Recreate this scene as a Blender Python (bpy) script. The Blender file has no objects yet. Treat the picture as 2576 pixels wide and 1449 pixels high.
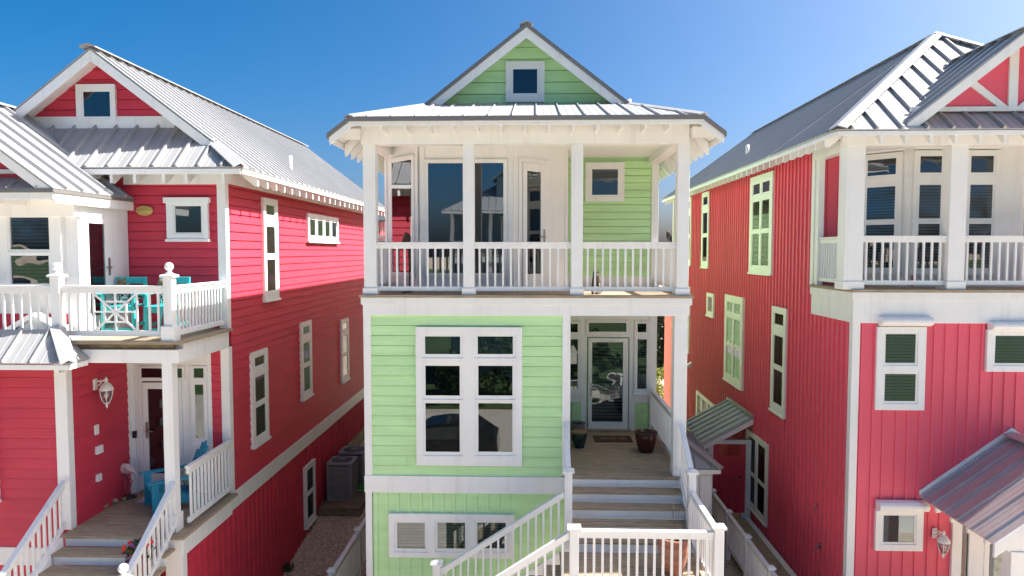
import bpy, bmesh, math, random
from mathutils import Vector, Matrix
random.seed(7)
R = math.radians
S = bpy.context.scene
C = S.collection

# ---------------------------------------------------------------- camera, sky, sun, exposure
CAM_H = 8.2                        # drone height above the lowest ground
YAW, PITCH = R(1.83), R(3.05)
FPX = 1717.0                       # focal length in pixels of a 2576 px wide frame
cam_d = bpy.data.cameras.new('camera'); cam = bpy.data.objects.new('camera', cam_d); C.objects.link(cam)
cam.location = (0, 0, CAM_H); cam.rotation_euler = (R(90) - PITCH, 0, YAW)
cam_d.sensor_width = 36; cam_d.lens = 36 * FPX / 2576; cam_d.clip_start = .1; cam_d.clip_end = 2000
S.camera = cam
S.render.resolution_x = 1024; S.render.resolution_y = 576

SUN_DIR = Vector((1, .20, 1.08)).normalized()
SUN_EL = math.asin(SUN_DIR.z); SUN_AZ = math.atan2(SUN_DIR.x, SUN_DIR.y)
W = bpy.data.worlds.new('World'); S.world = W; W.use_nodes = True
nt = W.node_tree; bg = nt.nodes['Background']
sky = nt.nodes.new('ShaderNodeTexSky'); sky.sky_type = 'NISHITA'; sky.sun_disc = False
sky.sun_elevation = SUN_EL; sky.sun_rotation = SUN_AZ
sky.altitude = 0; sky.air_density = .6; sky.dust_density = 4.0; sky.ozone_density = 3.0
hs = nt.nodes.new('ShaderNodeHueSaturation'); hs.inputs['Saturation'].default_value = 1.55; hs.inputs['Hue'].default_value = .492
nt.links.new(sky.outputs[0], hs.inputs['Color']); nt.links.new(hs.outputs[0], bg.inputs[0]); bg.inputs[1].default_value = .060
sun_d = bpy.data.lights.new('sun', 'SUN'); sun_d.energy = 4.2; sun_d.angle = R(.5); sun_d.color = (1, .96, .9)
sun = bpy.data.objects.new('sun', sun_d); C.objects.link(sun); sun.location = (30, 10, 50)
sun.rotation_euler = (-SUN_DIR).to_track_quat('-Z', 'Y').to_euler()
S.view_settings.view_transform = 'Standard'; S.view_settings.look = 'None'
S.view_settings.exposure = 1.92; S.view_settings.gamma = 1
S.cycles.max_bounces = 8; S.cycles.diffuse_bounces = 5; S.cycles.glossy_bounces = 4; S.cycles.transparent_max_bounces = 12

# ---------------------------------------------------------------- survey helpers (camera-height = z 0 while building)
CM = cam.rotation_euler.to_matrix()
def ray(p): return CM @ Vector(((p[0] - 1288) / FPX, -(p[1] - 724.5) / FPX, -1))
def pY(u, v, Y): d = ray((u, v)); return d * (Y / d.y)
def pX(u, v, X): d = ray((u, v)); return d * (X / d.x)
def pZ(u, v, Z): d = ray((u, v)); return d * (Z / d.z)
def pPl(u, v, o, n): d = ray((u, v)); return d * (o.dot(n) / d.dot(n))
def crop(sc, ox, oy): return lambda x, y: ((ox + x / sc) * .85867, (oy + y / sc) * .85867)
c1, c2, c3 = crop(1.717, 0, 0), crop(1.467, 0, 700), crop(1.61, 900, 0)
c4, c5, c6 = crop(1.7293, 900, 850), crop(1.61, 1900, 0), crop(1.6318, 1900, 800)
z_bal, z_gr, z_rb = crop(4.529, 230, 740), crop(3.307, 820, 1250), crop(2.786, 2350, 380)
def rc(c, x0, y0, x1, y1): return c(x0, y0) + c(x1, y1)

# ---------------------------------------------------------------- materials
def mat(name, col, rough=.5, metal=0, var=.06, vscale=3, bump=0, bscale=40, stretch=(1, 1, 1), spec=.5, col2=None, streak=0, dirt=(.25, .22, .18)):
    m = bpy.data.materials.new(name); m.use_nodes = True
    n = m.node_tree.nodes; l = m.node_tree.links; b = n['Principled BSDF']
    b.inputs['Roughness'].default_value = rough; b.inputs['Metallic'].default_value = metal
    b.inputs['Specular IOR Level'].default_value = spec
    tc = n.new('ShaderNodeTexCoord'); mp = n.new('ShaderNodeMapping'); mp.inputs['Scale'].default_value = stretch
    ge = n.new('ShaderNodeNewGeometry')
    l.new(ge.outputs['Position'], mp.inputs['Vector'])
    nz = n.new('ShaderNodeTexNoise'); nz.inputs['Scale'].default_value = vscale; nz.inputs['Detail'].default_value = 6
    nz.inputs['Roughness'].default_value = .65
    l.new(mp.outputs[0], nz.inputs['Vector'])
    cr = n.new('ShaderNodeValToRGB'); cr.color_ramp.elements[0].position = .3; cr.color_ramp.elements[1].position = .7
    lo = col2 if col2 else tuple(c * (1 - var * 1.6) for c in col)
    cr.color_ramp.elements[0].color = (*lo, 1)
    cr.color_ramp.elements[1].color = (*[min(1, c * (1 + var * .5)) for c in col], 1)
    l.new(nz.outputs['Fac'], cr.inputs['Fac'])
    if streak:
        mp2 = n.new('ShaderNodeMapping'); mp2.inputs['Scale'].default_value = (7, 7, .35); l.new(ge.outputs['Position'], mp2.inputs['Vector'])
        n2 = n.new('ShaderNodeTexNoise'); n2.inputs['Scale'].default_value = 1; n2.inputs['Detail'].default_value = 5; n2.inputs['Roughness'].default_value = .7; l.new(mp2.outputs[0], n2.inputs['Vector'])
        r2 = n.new('ShaderNodeMapRange'); r2.inputs[1].default_value = .52; r2.inputs[2].default_value = .8; r2.inputs[3].default_value = 0; r2.inputs[4].default_value = streak; l.new(n2.outputs['Fac'], r2.inputs[0])
        mx = n.new('ShaderNodeMixRGB'); mx.inputs[2].default_value = (*dirt, 1); l.new(r2.outputs[0], mx.inputs[0]); l.new(cr.outputs[0], mx.inputs[1]); l.new(mx.outputs[0], b.inputs['Base Color'])
    else: l.new(cr.outputs[0], b.inputs['Base Color'])
    if bump:
        nb = n.new('ShaderNodeTexNoise'); nb.inputs['Scale'].default_value = bscale; nb.inputs['Detail'].default_value = 4
        l.new(mp.outputs[0], nb.inputs['Vector'])
        bp = n.new('ShaderNodeBump'); bp.inputs['Strength'].default_value = bump; bp.inputs['Distance'].default_value = .01
        l.new(nb.outputs['Fac'], bp.inputs['Height']); l.new(bp.outputs[0], b.inputs['Normal'])
    return m
def glass(name, tint=(.55, .62, .62), wav=0.0, wscale=1.5, base=1.0):
    m = bpy.data.materials.new(name); m.use_nodes = True
    n = m.node_tree.nodes; l = m.node_tree.links; n.remove(n['Principled BSDF']); out = n['Material Output']
    t = n.new('ShaderNodeBsdfTransparent'); t.inputs[0].default_value = (*tint, 1)
    g = n.new('ShaderNodeBsdfGlossy'); g.inputs['Roughness'].default_value = .01; g.inputs[0].default_value = (.95, .97, 1, 1)
    lw = n.new('ShaderNodeFresnel'); lw.inputs['IOR'].default_value = 1.55
    mu = n.new('ShaderNodeMath'); mu.operation = 'MULTIPLY_ADD'; mu.inputs[1].default_value = 1.1 * base; mu.inputs[2].default_value = .10 * base
    mu.use_clamp = True
    l.new(lw.outputs[0], mu.inputs[0])
    mx = n.new('ShaderNodeMixShader'); l.new(mu.outputs[0], mx.inputs[0]); l.new(t.outputs[0], mx.inputs[1]); l.new(g.outputs[0], mx.inputs[2])
    l.new(mx.outputs[0], out.inputs[0])
    if wav:
        ge = n.new('ShaderNodeNewGeometry')
        nb = n.new('ShaderNodeTexNoise'); nb.inputs['Scale'].default_value = wscale; nb.inputs['Detail'].default_value = 1
        l.new(ge.outputs['Position'], nb.inputs['Vector'])
        bp = n.new('ShaderNodeBump'); bp.inputs['Strength'].default_value = wav; bp.inputs['Distance'].default_value = .1
        l.new(nb.outputs['Fac'], bp.inputs['Height'])
        l.new(bp.outputs[0], g.inputs['Normal'])
    return m
M = {}
M['white'] = mat('white_paint', (.80, .80, .79), .5, var=.035, vscale=1.7, bump=.05, bscale=25, streak=.22)
M['green'] = mat('green_siding_paint', (.53, .81, .41), .6, var=.085, vscale=4.5, streak=.12, dirt=(.30, .50, .22), bump=.12, bscale=60, stretch=(.15, .15, 1))
M['red'] = mat('crimson_siding_paint', (.58, .034, .070), .6, var=.10, vscale=4.5, streak=.16, dirt=(.52, .09, .13), bump=.12, bscale=60, stretch=(.15, .15, 1))
M['pink'] = mat('coral_pink_paint', (.76, .10, .155), .6, var=.07, vscale=1.2, streak=.16, dirt=(.58, .16, .2), bump=.12, bscale=60, stretch=(1, 1, .15))
M['metal'] = mat('galvanised_roof', (.37, .37, .37), .46, metal=.2, var=.06, vscale=.8, bump=.05, bscale=6, streak=.25, dirt=(.26, .26, .26))
M['drip'] = mat('roof_edge_metal', (.22, .21, .20), .5, metal=.4, var=.08)
M['deck'] = mat('weathered_deck_wood', (.42, .335, .235), .85, var=.3, vscale=3, bump=.5, bscale=9, stretch=(1.2, 14, 14), col2=(.20, .15, .10))
M['wood'] = mat('treated_timber', (.24, .18, .10), .85, var=.3, vscale=3, bump=.4, bscale=10, stretch=(2, 8, 8), col2=(.10, .075, .04))
M['dark'] = mat('dark_interior', (.012, .013, .014), .8, var=.2)
M['curtain'] = mat('curtain_cloth', (.22, .26, .27), .9, var=.1, vscale=3, stretch=(12, 12, .2))
M['blind'] = mat('window_blind', (.30, .30, .28), .6, var=.05)
M['shade'] = mat('shade_backing', (.14, .20, .22), .8, var=.1)
M['glass'] = glass('window_glass', base=.48)
M['glass_dim'] = glass('faint_mirror_window_glass', (.5, .54, .54), base=.16); M['glass_big'] = glass('tinted_glass', (.30, .46, .50), .012, 1.2, 1.0)  # side panes: reflectivity cut so the mirrored green wall stays faint
M['glass_wavy'] = glass('wavy_storm_glass', (.6, .66, .7), .16, 1.6, .5)
M['teal_reflect'] = mat('teal_reflection_backing', (.26, .46, .48), .8, var=.12, stretch=(6, 6, .3)); M['awning'] = mat('wall_tinted_awning_metal', (.52, .48, .48), .32, metal=.5, var=.08, streak=.15, dirt=(.32, .28, .28))  # reflections put into colour: sky in the teal, coral wall in the awning
M['steel'] = mat('brushed_steel', (.35, .34, .33), .35, metal=.9, var=.1)
M['black'] = mat('black_metal', (.015, .015, .016), .5, var=.2)
M['concrete'] = mat('concrete', (.32, .28, .20), .9, var=.2, vscale=4, bump=.3)
M['turq'] = mat('turquoise_paint', (.03, .46, .47), .45, var=.08)
M['blue'] = mat('blue_painted_wood', (.015, .30, .46), .5, var=.12)

# ---------------------------------------------------------------- mesh helpers
OFF = Vector((0, 0, CAM_H))
WORLD = {}; FAR = []; FLAG = [False]; SC = 1.2      # the crimson house stands farther off than its surveyed unit size: everything of it is scaled together
V = Vector
class MB:
    def __init__(s): s.v = []; s.f = []; s.smooth = set()
    def face(s, pts, smooth=False):
        i = len(s.v); s.v += [V(p) for p in pts]; s.f.append(tuple(range(i, i + len(pts))))
        if smooth: s.smooth.add(len(s.f) - 1)
    def hexa(s, p):      # p: 4 bottom (ccw), 4 top
        i = len(s.v); s.v += [V(q) for q in p]
        for f in ((3, 2, 1, 0), (4, 5, 6, 7), (0, 1, 5, 4), (1, 2, 6, 5), (2, 3, 7, 6), (3, 0, 4, 7)): s.f.append(tuple(i + k for k in f))
        return s
    def box(s, x0, x1, y0, y1, z0, z1):
        if x0 > x1: x0, x1 = x1, x0
        if y0 > y1: y0, y1 = y1, y0
        if z0 > z1: z0, z1 = z1, z0
        return s.hexa([(x0, y0, z0), (x1, y0, z0), (x1, y1, z0), (x0, y1, z0), (x0, y0, z1), (x1, y0, z1), (x1, y1, z1), (x0, y1, z1)])
    def beam(s, a, b, w, h0, h1):    # sheared bar from a to b: width w across, from h0 to h1 above the line
        a, b = V(a), V(b); d = b - a; p = V((-d.y, d.x, 0))
        p = p.normalized() * w / 2 if p.length > 1e-6 else V((w / 2, 0, 0))
        u0, u1 = V((0, 0, h0)), V((0, 0, h1))
        return s.hexa([a - p + u0, b - p + u0, b + p + u0, a + p + u0, a - p + u1, b - p + u1, b + p + u1, a + p + u1])
    def bar(s, a, b, w, h, up=(0, 0, 1)):   # true rectangular bar
        a, b = V(a), V(b); d = (b - a).normalized(); sd = d.cross(V(up))
        if sd.length < 1e-4: sd = d.cross(V((0, 1, 0)))
        sd.normalize(); uu = sd.cross(d).normalized(); sd *= w / 2; uu *= h / 2
        return s.hexa([a - sd - uu, b - sd - uu, b + sd - uu, a + sd - uu, a - sd + uu, b - sd + uu, b + sd + uu, a + sd + uu])
    def prism(s, poly, ext):         # poly: planar list of 3D points, ext: extrusion vector
        ext = V(ext); poly = [V(p) for p in poly]; n = len(poly); i = len(s.v)
        nn = V((0, 0, 0))
        for k in range(n): nn += (poly[k] - poly[0]).cross(poly[(k + 1) % n] - poly[0])
        if nn.dot(ext) > 0: poly.reverse()
        s.v += poly + [p + ext for p in poly]
        s.f.append(tuple(i + k for k in range(n))); s.f.append(tuple(i + n + k for k in reversed(range(n))))
        for k in range(n):
            k2 = (k + 1) % n; s.f.append((i + k, i + n + k, i + n + k2, i + k2))
        return s
    def lathe(s, c, prof, n=20, sx=1, sy=1, closed=False):
        c = V(c); i = len(s.v)
        for r, z in prof:
            for k in range(n):
                a = 2 * math.pi * k / n; s.v.append(c + V((r * sx * math.cos(a), r * sy * math.sin(a), z)))
        for j in range(len(prof) - 1):
            for k in range(n):
                k2 = (k + 1) % n
                s.f.append((i + j * n + k, i + j * n + k2, i + (j + 1) * n + k2, i + (j + 1) * n + k)); s.smooth.add(len(s.f) - 1)
        s.f.append(tuple(i + k for k in reversed(range(n)))); s.f.append(tuple(i + (len(prof) - 1) * n + k for k in range(n)))
        return s
    def tube(s, pts, rad, n=8):
        pts = [V(p) for p in pts]; i = len(s.v)
        for j, p in enumerate(pts):
            r = rad[j] if isinstance(rad, (list, tuple)) else rad
            d = (pts[min(j + 1, len(pts) - 1)] - pts[max(j - 1, 0)]).normalized()
            a = d.cross(V((.13, .2, .97)));
            if a.length < .05: a = d.cross(V((1, 0, 0)))
            a.normalize(); b = d.cross(a)
            for k in range(n):
                t = 2 * math.pi * k / n; s.v.append(p + (a * math.cos(t) + b * math.sin(t)) * r)
        for j in range(len(pts) - 1):
            for k in range(n):
                k2 = (k + 1) % n
                s.f.append((i + j * n + k, i + j * n + k2, i + (j + 1) * n + k2, i + (j + 1) * n + k)); s.smooth.add(len(s.f) - 1)
        s.f.append(tuple(i + k for k in reversed(range(n)))); s.f.append(tuple(i + (len(pts) - 1) * n + k for k in range(n)))
        return s
    def ball(s, c, r, n=12, sc=(1, 1, 1)):
        prof = [(max(.001, r * math.sin(math.pi * k / n)), -r * math.cos(math.pi * k / n) * sc[2]) for k in range(n + 1)]
        return s.lathe(c, prof, n + 4, sc[0], sc[1])
    def build(s, name, m, parent=None, bevel=0, origin=None):
        if origin is None:
            lo = [min(v[k] for v in s.v) for k in range(3)]; hi = [max(v[k] for v in s.v) for k in range(3)]
            origin = V(((lo[0] + hi[0]) / 2, (lo[1] + hi[1]) / 2, lo[2]))
        origin = V(origin)
        me = bpy.data.meshes.new(name); me.from_pydata([tuple(v - origin) for v in s.v], [], s.f)
        if s.smooth:
            for k in s.smooth: me.polygons[k].use_smooth = True
        me.materials.append(M[m] if isinstance(m, str) else m)
        o = bpy.data.objects.new(name, me); C.objects.link(o)
        w = origin + OFF; WORLD[o.name] = w
        if parent: o.parent = parent; o.location = w - WORLD[parent.name]
        else:
            o.location = w
            if FLAG[0]: FAR.append((o, FLAG[0]))
        if bevel:
            b = o.modifiers.new('bevel', 'BEVEL'); b.width = bevel; b.segments = 2; b.limit_method = 'ANGLE'; b.angle_limit = R(40)
        return o
def thing(name, label, cat, loc, group=None):
    o = bpy.data.objects.new(name, None); C.objects.link(o); o.empty_display_size = .3
    w = V(loc) + OFF; o.location = w; WORLD[o.name] = w
    if FLAG[0]: FAR.append((o, FLAG[0]))
    o['label'] = label; o['category'] = cat
    if group: o['group'] = group
    return o
def tag(o, label, cat, group=None):
    o['label'] = label; o['category'] = cat
    if group: o['group'] = group
    return o
def stuff(o, label, cat): o['label'] = label; o['category'] = cat; o['kind'] = 'stuff'; return o
def struct(o): o['kind'] = 'structure'; return o
def place(mesh_ob, name, parent, loc):        # another object on the same mesh (balusters, tails)
    o = bpy.data.objects.new(name, mesh_ob.data); C.objects.link(o); w = V(loc) + OFF; WORLD[o.name] = w
    o.parent = parent; o.location = w - WORLD[parent.name]
    for md in mesh_ob.modifiers:
        b = o.modifiers.new(md.name, md.type); b.width = md.width; b.segments = md.segments; b.limit_method = md.limit_method
    return o

class Fr:            # a wall plane: a along ux, b up, c along the outward normal
    def __init__(s, o, ux):
        s.o = V(o); s.ux = V((ux[0], ux[1], 0)).normalized(); s.n = V((s.ux.y, -s.ux.x, 0))
    def p(s, a, b, c=0): return s.o + s.ux * a + V((0, 0, b)) + s.n * c
    def px(s, u, v):
        q = pPl(u, v, s.o, s.n) - s.o; return q.dot(s.ux), q.z
    def rect(s, u0, v0, u1, v1):
        a0, b1 = s.px(u0, v0); a1, b0 = s.px(u1, v1); return (min(a0, a1), min(b0, b1), max(a0, a1), max(b0, b1))
    def box(s, mb, a0, a1, b0, b1, c0, c1_):
        q = [s.p(a, b, c) for b in (b0, b1) for a, c in ((a0, c1_), (a1, c1_), (a1, c0), (a0, c0))]
        mb.hexa(q)

def siding(mb, F, a0, a1, b0, b1, ex=.15, lf=None, rf=None, t=.018, gap=.008):     # lapped boards, courses clipped by lf(b), rf(b)
    n = max(1, round((b1 - b0) / ex)); e = (b1 - b0) / n
    lf = lf or (lambda b: a0); rf = rf or (lambda b: a1)
    for k in range(n):
        z0, z1 = b0 + k * e, b0 + (k + 1) * e
        l0, l1, r0, r1 = lf(z0), lf(z1), rf(z0), rf(z1)
        if r0 - l0 < .01: continue
        tt = t * random.uniform(.85, 1.15)
        g = gap if k < n - 1 else 0; l1 = lf(z1 - g); r1 = rf(z1 - g); cuts = []; x = max(l0, l1) + random.uniform(.4, 3.4)
        while x < min(r0, r1) - .5: cuts.append(x); x += 3.66
        es = [(l0, l1)] + [q for c in cuts for q in ((c, c), (c + .005, c + .005))] + [(r0, r1)]
        for (p0, p1), (q0, q1) in zip(es[::2], es[1::2]): mb.face([F.p(p0, z0, tt), F.p(q0, z0, tt), F.p(q1, z1 - g, .001), F.p(p1, z1 - g, .001)])
        mb.face([F.p(l0, z0, 0), F.p(r0, z0, 0), F.p(r0, z0, tt), F.p(l0, z0, tt)])
        if lf(0) == a0: mb.face([F.p(l0, z0, 0), F.p(l0, z0, tt), F.p(l1, z1, 0)]); mb.face([F.p(r0, z0, tt), F.p(r0, z0, 0), F.p(r1, z1, 0)])
def battens(mb, F, a0, a1, b0, b1, sp=.2, w=.05, t=.018, joints=()):
    mb.face([F.p(a0, b0, 0), F.p(a1, b0, 0), F.p(a1, b1, 0), F.p(a0, b1, 0)])
    n = int((a1 - a0) / sp)
    for k in range(n + 1):
        a = a0 + (k + .3) * sp + random.uniform(-.012, .012)
        if a + w / 2 < a1: F.box(mb, a - w / 2, a + w / 2, b0, b1, -.002, t)
    for j in joints: F.box(mb, a0, a1, j - .004, j + .004, -.002, .004)

DH = [(.16, .84, .82, .95), (.16, .84, .44, .74), (.16, .84, .07, .415)]
def window(house, F, r, panes, t=.07, gl='glass', back='dark', sill=True, blinds=(), frac=False, sash=.03, name='window', label=None, hood=0, tr='white'):
    a0, b0, a1, b1 = r
    if frac: panes = [(a0 + (a1 - a0) * x0, b0 + (b1 - b0) * y0, a0 + (a1 - a0) * x1, b0 + (b1 - b0) * y1) for x0, x1, y0, y1 in panes]
    A = sorted({a0, a1, *[p[0] for p in panes], *[p[2] for p in panes]}); B = sorted({b0, b1, *[p[1] for p in panes], *[p[3] for p in panes]})
    def hole(i, j):
        if i < 0 or j < 0 or i >= len(A) - 1 or j >= len(B) - 1: return True
        x, y = (A[i] + A[i + 1]) / 2, (B[j] + B[j + 1]) / 2
        return any(p[0] < x < p[2] and p[1] < y < p[3] for p in panes)
    mb = MB()
    for i in range(len(A) - 1):
        for j in range(len(B) - 1):
            if hole(i, j): continue
            x0, x1, y0, y1 = A[i], A[i + 1], B[j], B[j + 1]
            mb.face([F.p(x0, y0, t), F.p(x1, y0, t), F.p(x1, y1, t), F.p(x0, y1, t)])
            if hole(i - 1, j): mb.face([F.p(x0, y0, 0), F.p(x0, y0, t), F.p(x0, y1, t), F.p(x0, y1, 0)])
            if hole(i + 1, j): mb.face([F.p(x1, y0, t), F.p(x1, y0, 0), F.p(x1, y1, 0), F.p(x1, y1, t)])
            if hole(i, j - 1): mb.face([F.p(x0, y0, 0), F.p(x1, y0, 0), F.p(x1, y0, t), F.p(x0, y0, t)])
            if hole(i, j + 1): mb.face([F.p(x0, y1, t), F.p(x1, y1, t), F.p(x1, y1, 0), F.p(x0, y1, 0)])
    if sill: F.box(mb, a0 - .015, a1 + .015, b0 - .03, b0 + .012, 0, t + .03)
    if hood: F.box(mb, a0 - .03, a1 + .03, b1 - .06, b1 + .03, 0, t + .035)
    w = mb.build(name, tr, house)
    if label: w['label'] = label
    for k, (x0, y0, x1, y1) in enumerate(panes):
        mb = MB(); s = sash
        for q in ((x0, x0 + s, y0, y1), (x1 - s, x1, y0, y1), (x0 + s, x1 - s, y0, y0 + s * 1.3), (x0 + s, x1 - s, y1 - s, y1)):
            F.box(mb, q[0], q[1], q[2], q[3], .0215, max(.045, t - .018))
        mb.build('sash', tr, w)
        mb = MB(); F.box(mb, x0 + s - .002, x1 - s + .002, y0 + s - .002, y1 - s + .002, .04, .044)
        mb.build('pane', gl, w)
        kind = back[k] if isinstance(back, (list, tuple)) else back
        mb = MB()
        mb.face([F.p(x0, y0, .0225), F.p(x1, y0, .0225), F.p(x1, y1, .0225), F.p(x0, y1, .0225)])
        if kind == 'blind':
            mb.build('dark_backing', 'dark', w); mb = MB(); y = y0 + s
            while y < y1 - s:
                mb.face([F.p(x0 + s, y, .0375), F.p(x1 - s, y, .0375), F.p(x1 - s, y + .036, .025), F.p(x0 + s, y + .036, .025)]); y += .055
            mb.build('blind', 'blind', w)
        else: mb.build({'dark': 'dark_backing', 'curtain': 'curtain', 'shade': 'shade_backing', 'teal_reflect': 'shade_backing'}[kind], kind, w)  # bay panes get a teal backing coloured like reflected sky, not a roller shade
    return w

def door(house, F, r, gr, t=.055, gl='glass', back='dark', hand=-1, c=.0):
    a0, b0, a1, b1 = r; x0, y0, x1, y1 = gr
    mb = MB()
    for q in ((a0, x0, b0, b1), (x1, a1, b0, b1), (x0, x1, b0, y0), (x0, x1, y1, b1)): F.box(mb, *q, .016, t)
    d = mb.build('door', 'white', house, .004)
    mb = MB(); F.box(mb, x0, x1, y0, y1, .036, .040); mb.build('pane', gl, d)
    mb = MB(); mb.face([F.p(x0, y0, .018), F.p(x1, y0, .018), F.p(x1, y1, .018), F.p(x0, y1, .018)])
    if back == 'blind':
        mb.build('dark_backing', 'dark', d); mb = MB(); y = y0
        while y < y1 - .05:
            mb.face([F.p(x0, y, .034), F.p(x1, y, .034), F.p(x1, y + .045, .020), F.p(x0, y + .045, .020)]); y += .075
        mb.build('blind', 'blind', d)
    else: mb.build('dark_backing' if back == 'dark' else 'curtain', back, d)
    ha = a0 + .07 if hand < 0 else a1 - .07; hb = b0 + 1.0; s = -hand
    mb = MB(); F.box(mb, ha - .022, ha + .022, hb - .13, hb + .15, t, t + .012); F.box(mb, ha, ha + s * .12, hb - .012, hb + .012, t + .035, t + .05)
    F.box(mb, ha - .012, ha + .012, hb - .012, hb + .012, t + .01, t + .05)
    mb.build('handle', 'steel', d, .003)
    return d

def railing(house, a, b, top=.92, bot=.10, sp=.114, w=.036, name='railing', m='white', inset=.09, skip=None):
    a, b = V(a), V(b); L = (b - a).xy.length
    mb = MB(); mb.beam(a, b, .085, top - .035, top); mb.beam(a, b, .045, top - .115, top - .037); mb.beam(a, b, .045, bot - .045, bot + .035)
    r = mb.build(name, m, house, .006)
    n = max(1, int(round((L - 2 * inset) / sp))); d = (b - a).xy.normalized(); first = None
    slope = (b.z - a.z) / L
    for k in range(n + 1):
        s_ = inset + (L - 2 * inset) * k / n
        if skip and skip[0] < s_ < skip[1]: continue
        q = a + (b - a) * (s_ / L)
        if first is None:
            mb = MB(); hw = w / 2; z0, z1 = bot + .03, top - .11
            mb.box(q.x - hw, q.x + hw, q.y - hw, q.y + hw, q.z + z0, q.z + z1)
            first = mb.build('baluster', m, r, .003, origin=q)
        else: place(first, 'baluster', r, q)
    return r
def newel(house, x, y, z0, z1, w=.12, cap=.17, ball=0, base=0, m='white', name='newel_post'):
    mb = MB(); h = w / 2; mb.box(x - h, x + h, y - h, y + h, z0, z1)
    if base: mb.box(x - h - .03, x + h + .03, y - h - .03, y + h + .03, z0 - .001, z0 + base)
    o = mb.build(name, m, house, .006)
    mb = MB(); c = cap / 2
    mb.box(x - c, x + c, y - c, y + c, z1, z1 + .03)
    i = len(mb.v); mb.v += [V((x - c, y - c, z1 + .03)), V((x + c, y - c, z1 + .03)), V((x + c, y + c, z1 + .03)), V((x - c, y + c, z1 + .03)), V((x, y, z1 + .065))]
    for k in range(4): mb.f.append((i + k, i + (k + 1) % 4, i + 4))
    mb.build('post_cap', m, o)
    if ball:
        mb = MB(); mb.lathe((x, y, z1 + .05), [(.045, 0), (.05, .015), (.03, .03), (.028, .05)], 16); mb.ball((x, y, z1 + .09 + ball), ball, 16)
        mb.build('finial', m, o)
    return o
def post(house, x0, x1, y0, y1, z0, z1, base=.16, name='porch_post', m='white'):
    mb = MB(); mb.box(x0, x1, y0, y1, z0, z1)
    if base: mb.box(x0 - .022, x1 + .022, y0 - .022, y1 + .022, z0 + .001, z0 + base)
    return mb.build(name, m, house, .006)
def part(house, name, m, *boxes, bevel=.004):
    mb = MB()
    for b in boxes: mb.box(*b)
    return mb.build(name, m, house, bevel)
def boards(house, name, m, x0, x1, y0, y1, z, along='x', w=.14, gap=.007, t=.035):
    mb = MB()
    if along == 'x':
        n = max(1, round((y1 - y0) / w)); e = (y1 - y0) / n
        for k in range(n): mb.box(x0, x1, y0 + k * e + gap / 2, y0 + (k + 1) * e - gap / 2, z - t, z + random.uniform(-.002, .002))
    else:
        n = max(1, round((x1 - x0) / w)); e = (x1 - x0) / n
        for k in range(n): mb.box(x0 + k * e + gap / 2, x0 + (k + 1) * e - gap / 2, y0, y1, z - t, z + random.uniform(-.002, .002))
    return mb.build(name, m, house)

def clip(poly, o, d):            # 2D: line o + s*d against a convex polygon -> s range
    s0, s1 = -1e9, 1e9; n = len(poly); area = 0
    for k in range(n): area += poly[k][0] * poly[(k + 1) % n][1] - poly[(k + 1) % n][0] * poly[k][1]
    sg = 1 if area > 0 else -1
    for k in range(n):
        p, q = poly[k], poly[(k + 1) % n]; ex, ey = q[0] - p[0], q[1] - p[1]; nx, ny = -ey * sg, ex * sg
        den = d[0] * nx + d[1] * ny; num = (o[0] - p[0]) * nx + (o[1] - p[1]) * ny
        if abs(den) < 1e-9:
            if num < 0: return None
        elif den > 0: s0 = max(s0, -num / den)
        else: s1 = min(s1, -num / den)
    return (s0, s1) if s1 - s0 > .03 else None
def roof_plane(mb, poly, down, sp=.4, t=.025, seam=.035, sw=.026, off=.2, ribs=True):
    """standing seam sheet: convex planar poly (3D), 'down' = slope direction (3D in plane)"""
    poly = [V(p) for p in poly]; n = V((0, 0, 0))
    for k in range(1, len(poly) - 1): n += (poly[k] - poly[0]).cross(poly[k + 1] - poly[0])
    n.normalize()
    if n.z < 0: n = -n
    mb.prism(poly, -n * t)
    d = V(down).normalized(); e = n.cross(d).normalized(); o = poly[0]
    P2 = [((p - o).dot(e), (p - o).dot(d)) for p in poly]
    lo, hi = min(p[0] for p in P2), max(p[0] for p in P2)
    k = 0; a = math.floor(lo / sp) * sp + off
    def strip(a, w, h):
        r = clip(P2, (a, 0), (0, 1))
        if r:
            p0, p1 = o + e * a + d * r[0], o + e * a + d * r[1]
            mb.hexa([p0 - e * w / 2, p1 - e * w / 2, p1 + e * w / 2, p0 + e * w / 2, p0 - e * w * .3 + n * h, p1 - e * w * .3 + n * h, p1 + e * w * .3 + n * h, p0 + e * w * .3 + n * h])
    while a < hi:
        strip(a, sw, seam)
        if ribs:
            for q in (1 / 3, 2 / 3): strip(a + sp * q, .012, .005)
        a += sp
    return mb
def cap_line(mb, a, b, w=.14, t=.02, up=.03, drop=.05):       # bent ridge / hip cap
    a, b = V(a), V(b); d = (b - a).normalized(); s = V((-d.y, d.x, 0)).normalized() * w
    u = V((0, 0, up)); dn = V((0, 0, up - drop))
    for sg in (1, -1): mb.hexa([a + s * sg + dn - V((0, 0, t)), b + s * sg + dn - V((0, 0, t)), b + u - V((0, 0, t)), a + u - V((0, 0, t)),
                                a + s * sg + dn, b + s * sg + dn, b + u, a + u] if sg < 0 else
                               [a + u - V((0, 0, t)), b + u - V((0, 0, t)), b + s + dn - V((0, 0, t)), a + s + dn - V((0, 0, t)), a + u, b + u, b + s + dn, a + s + dn])
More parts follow.
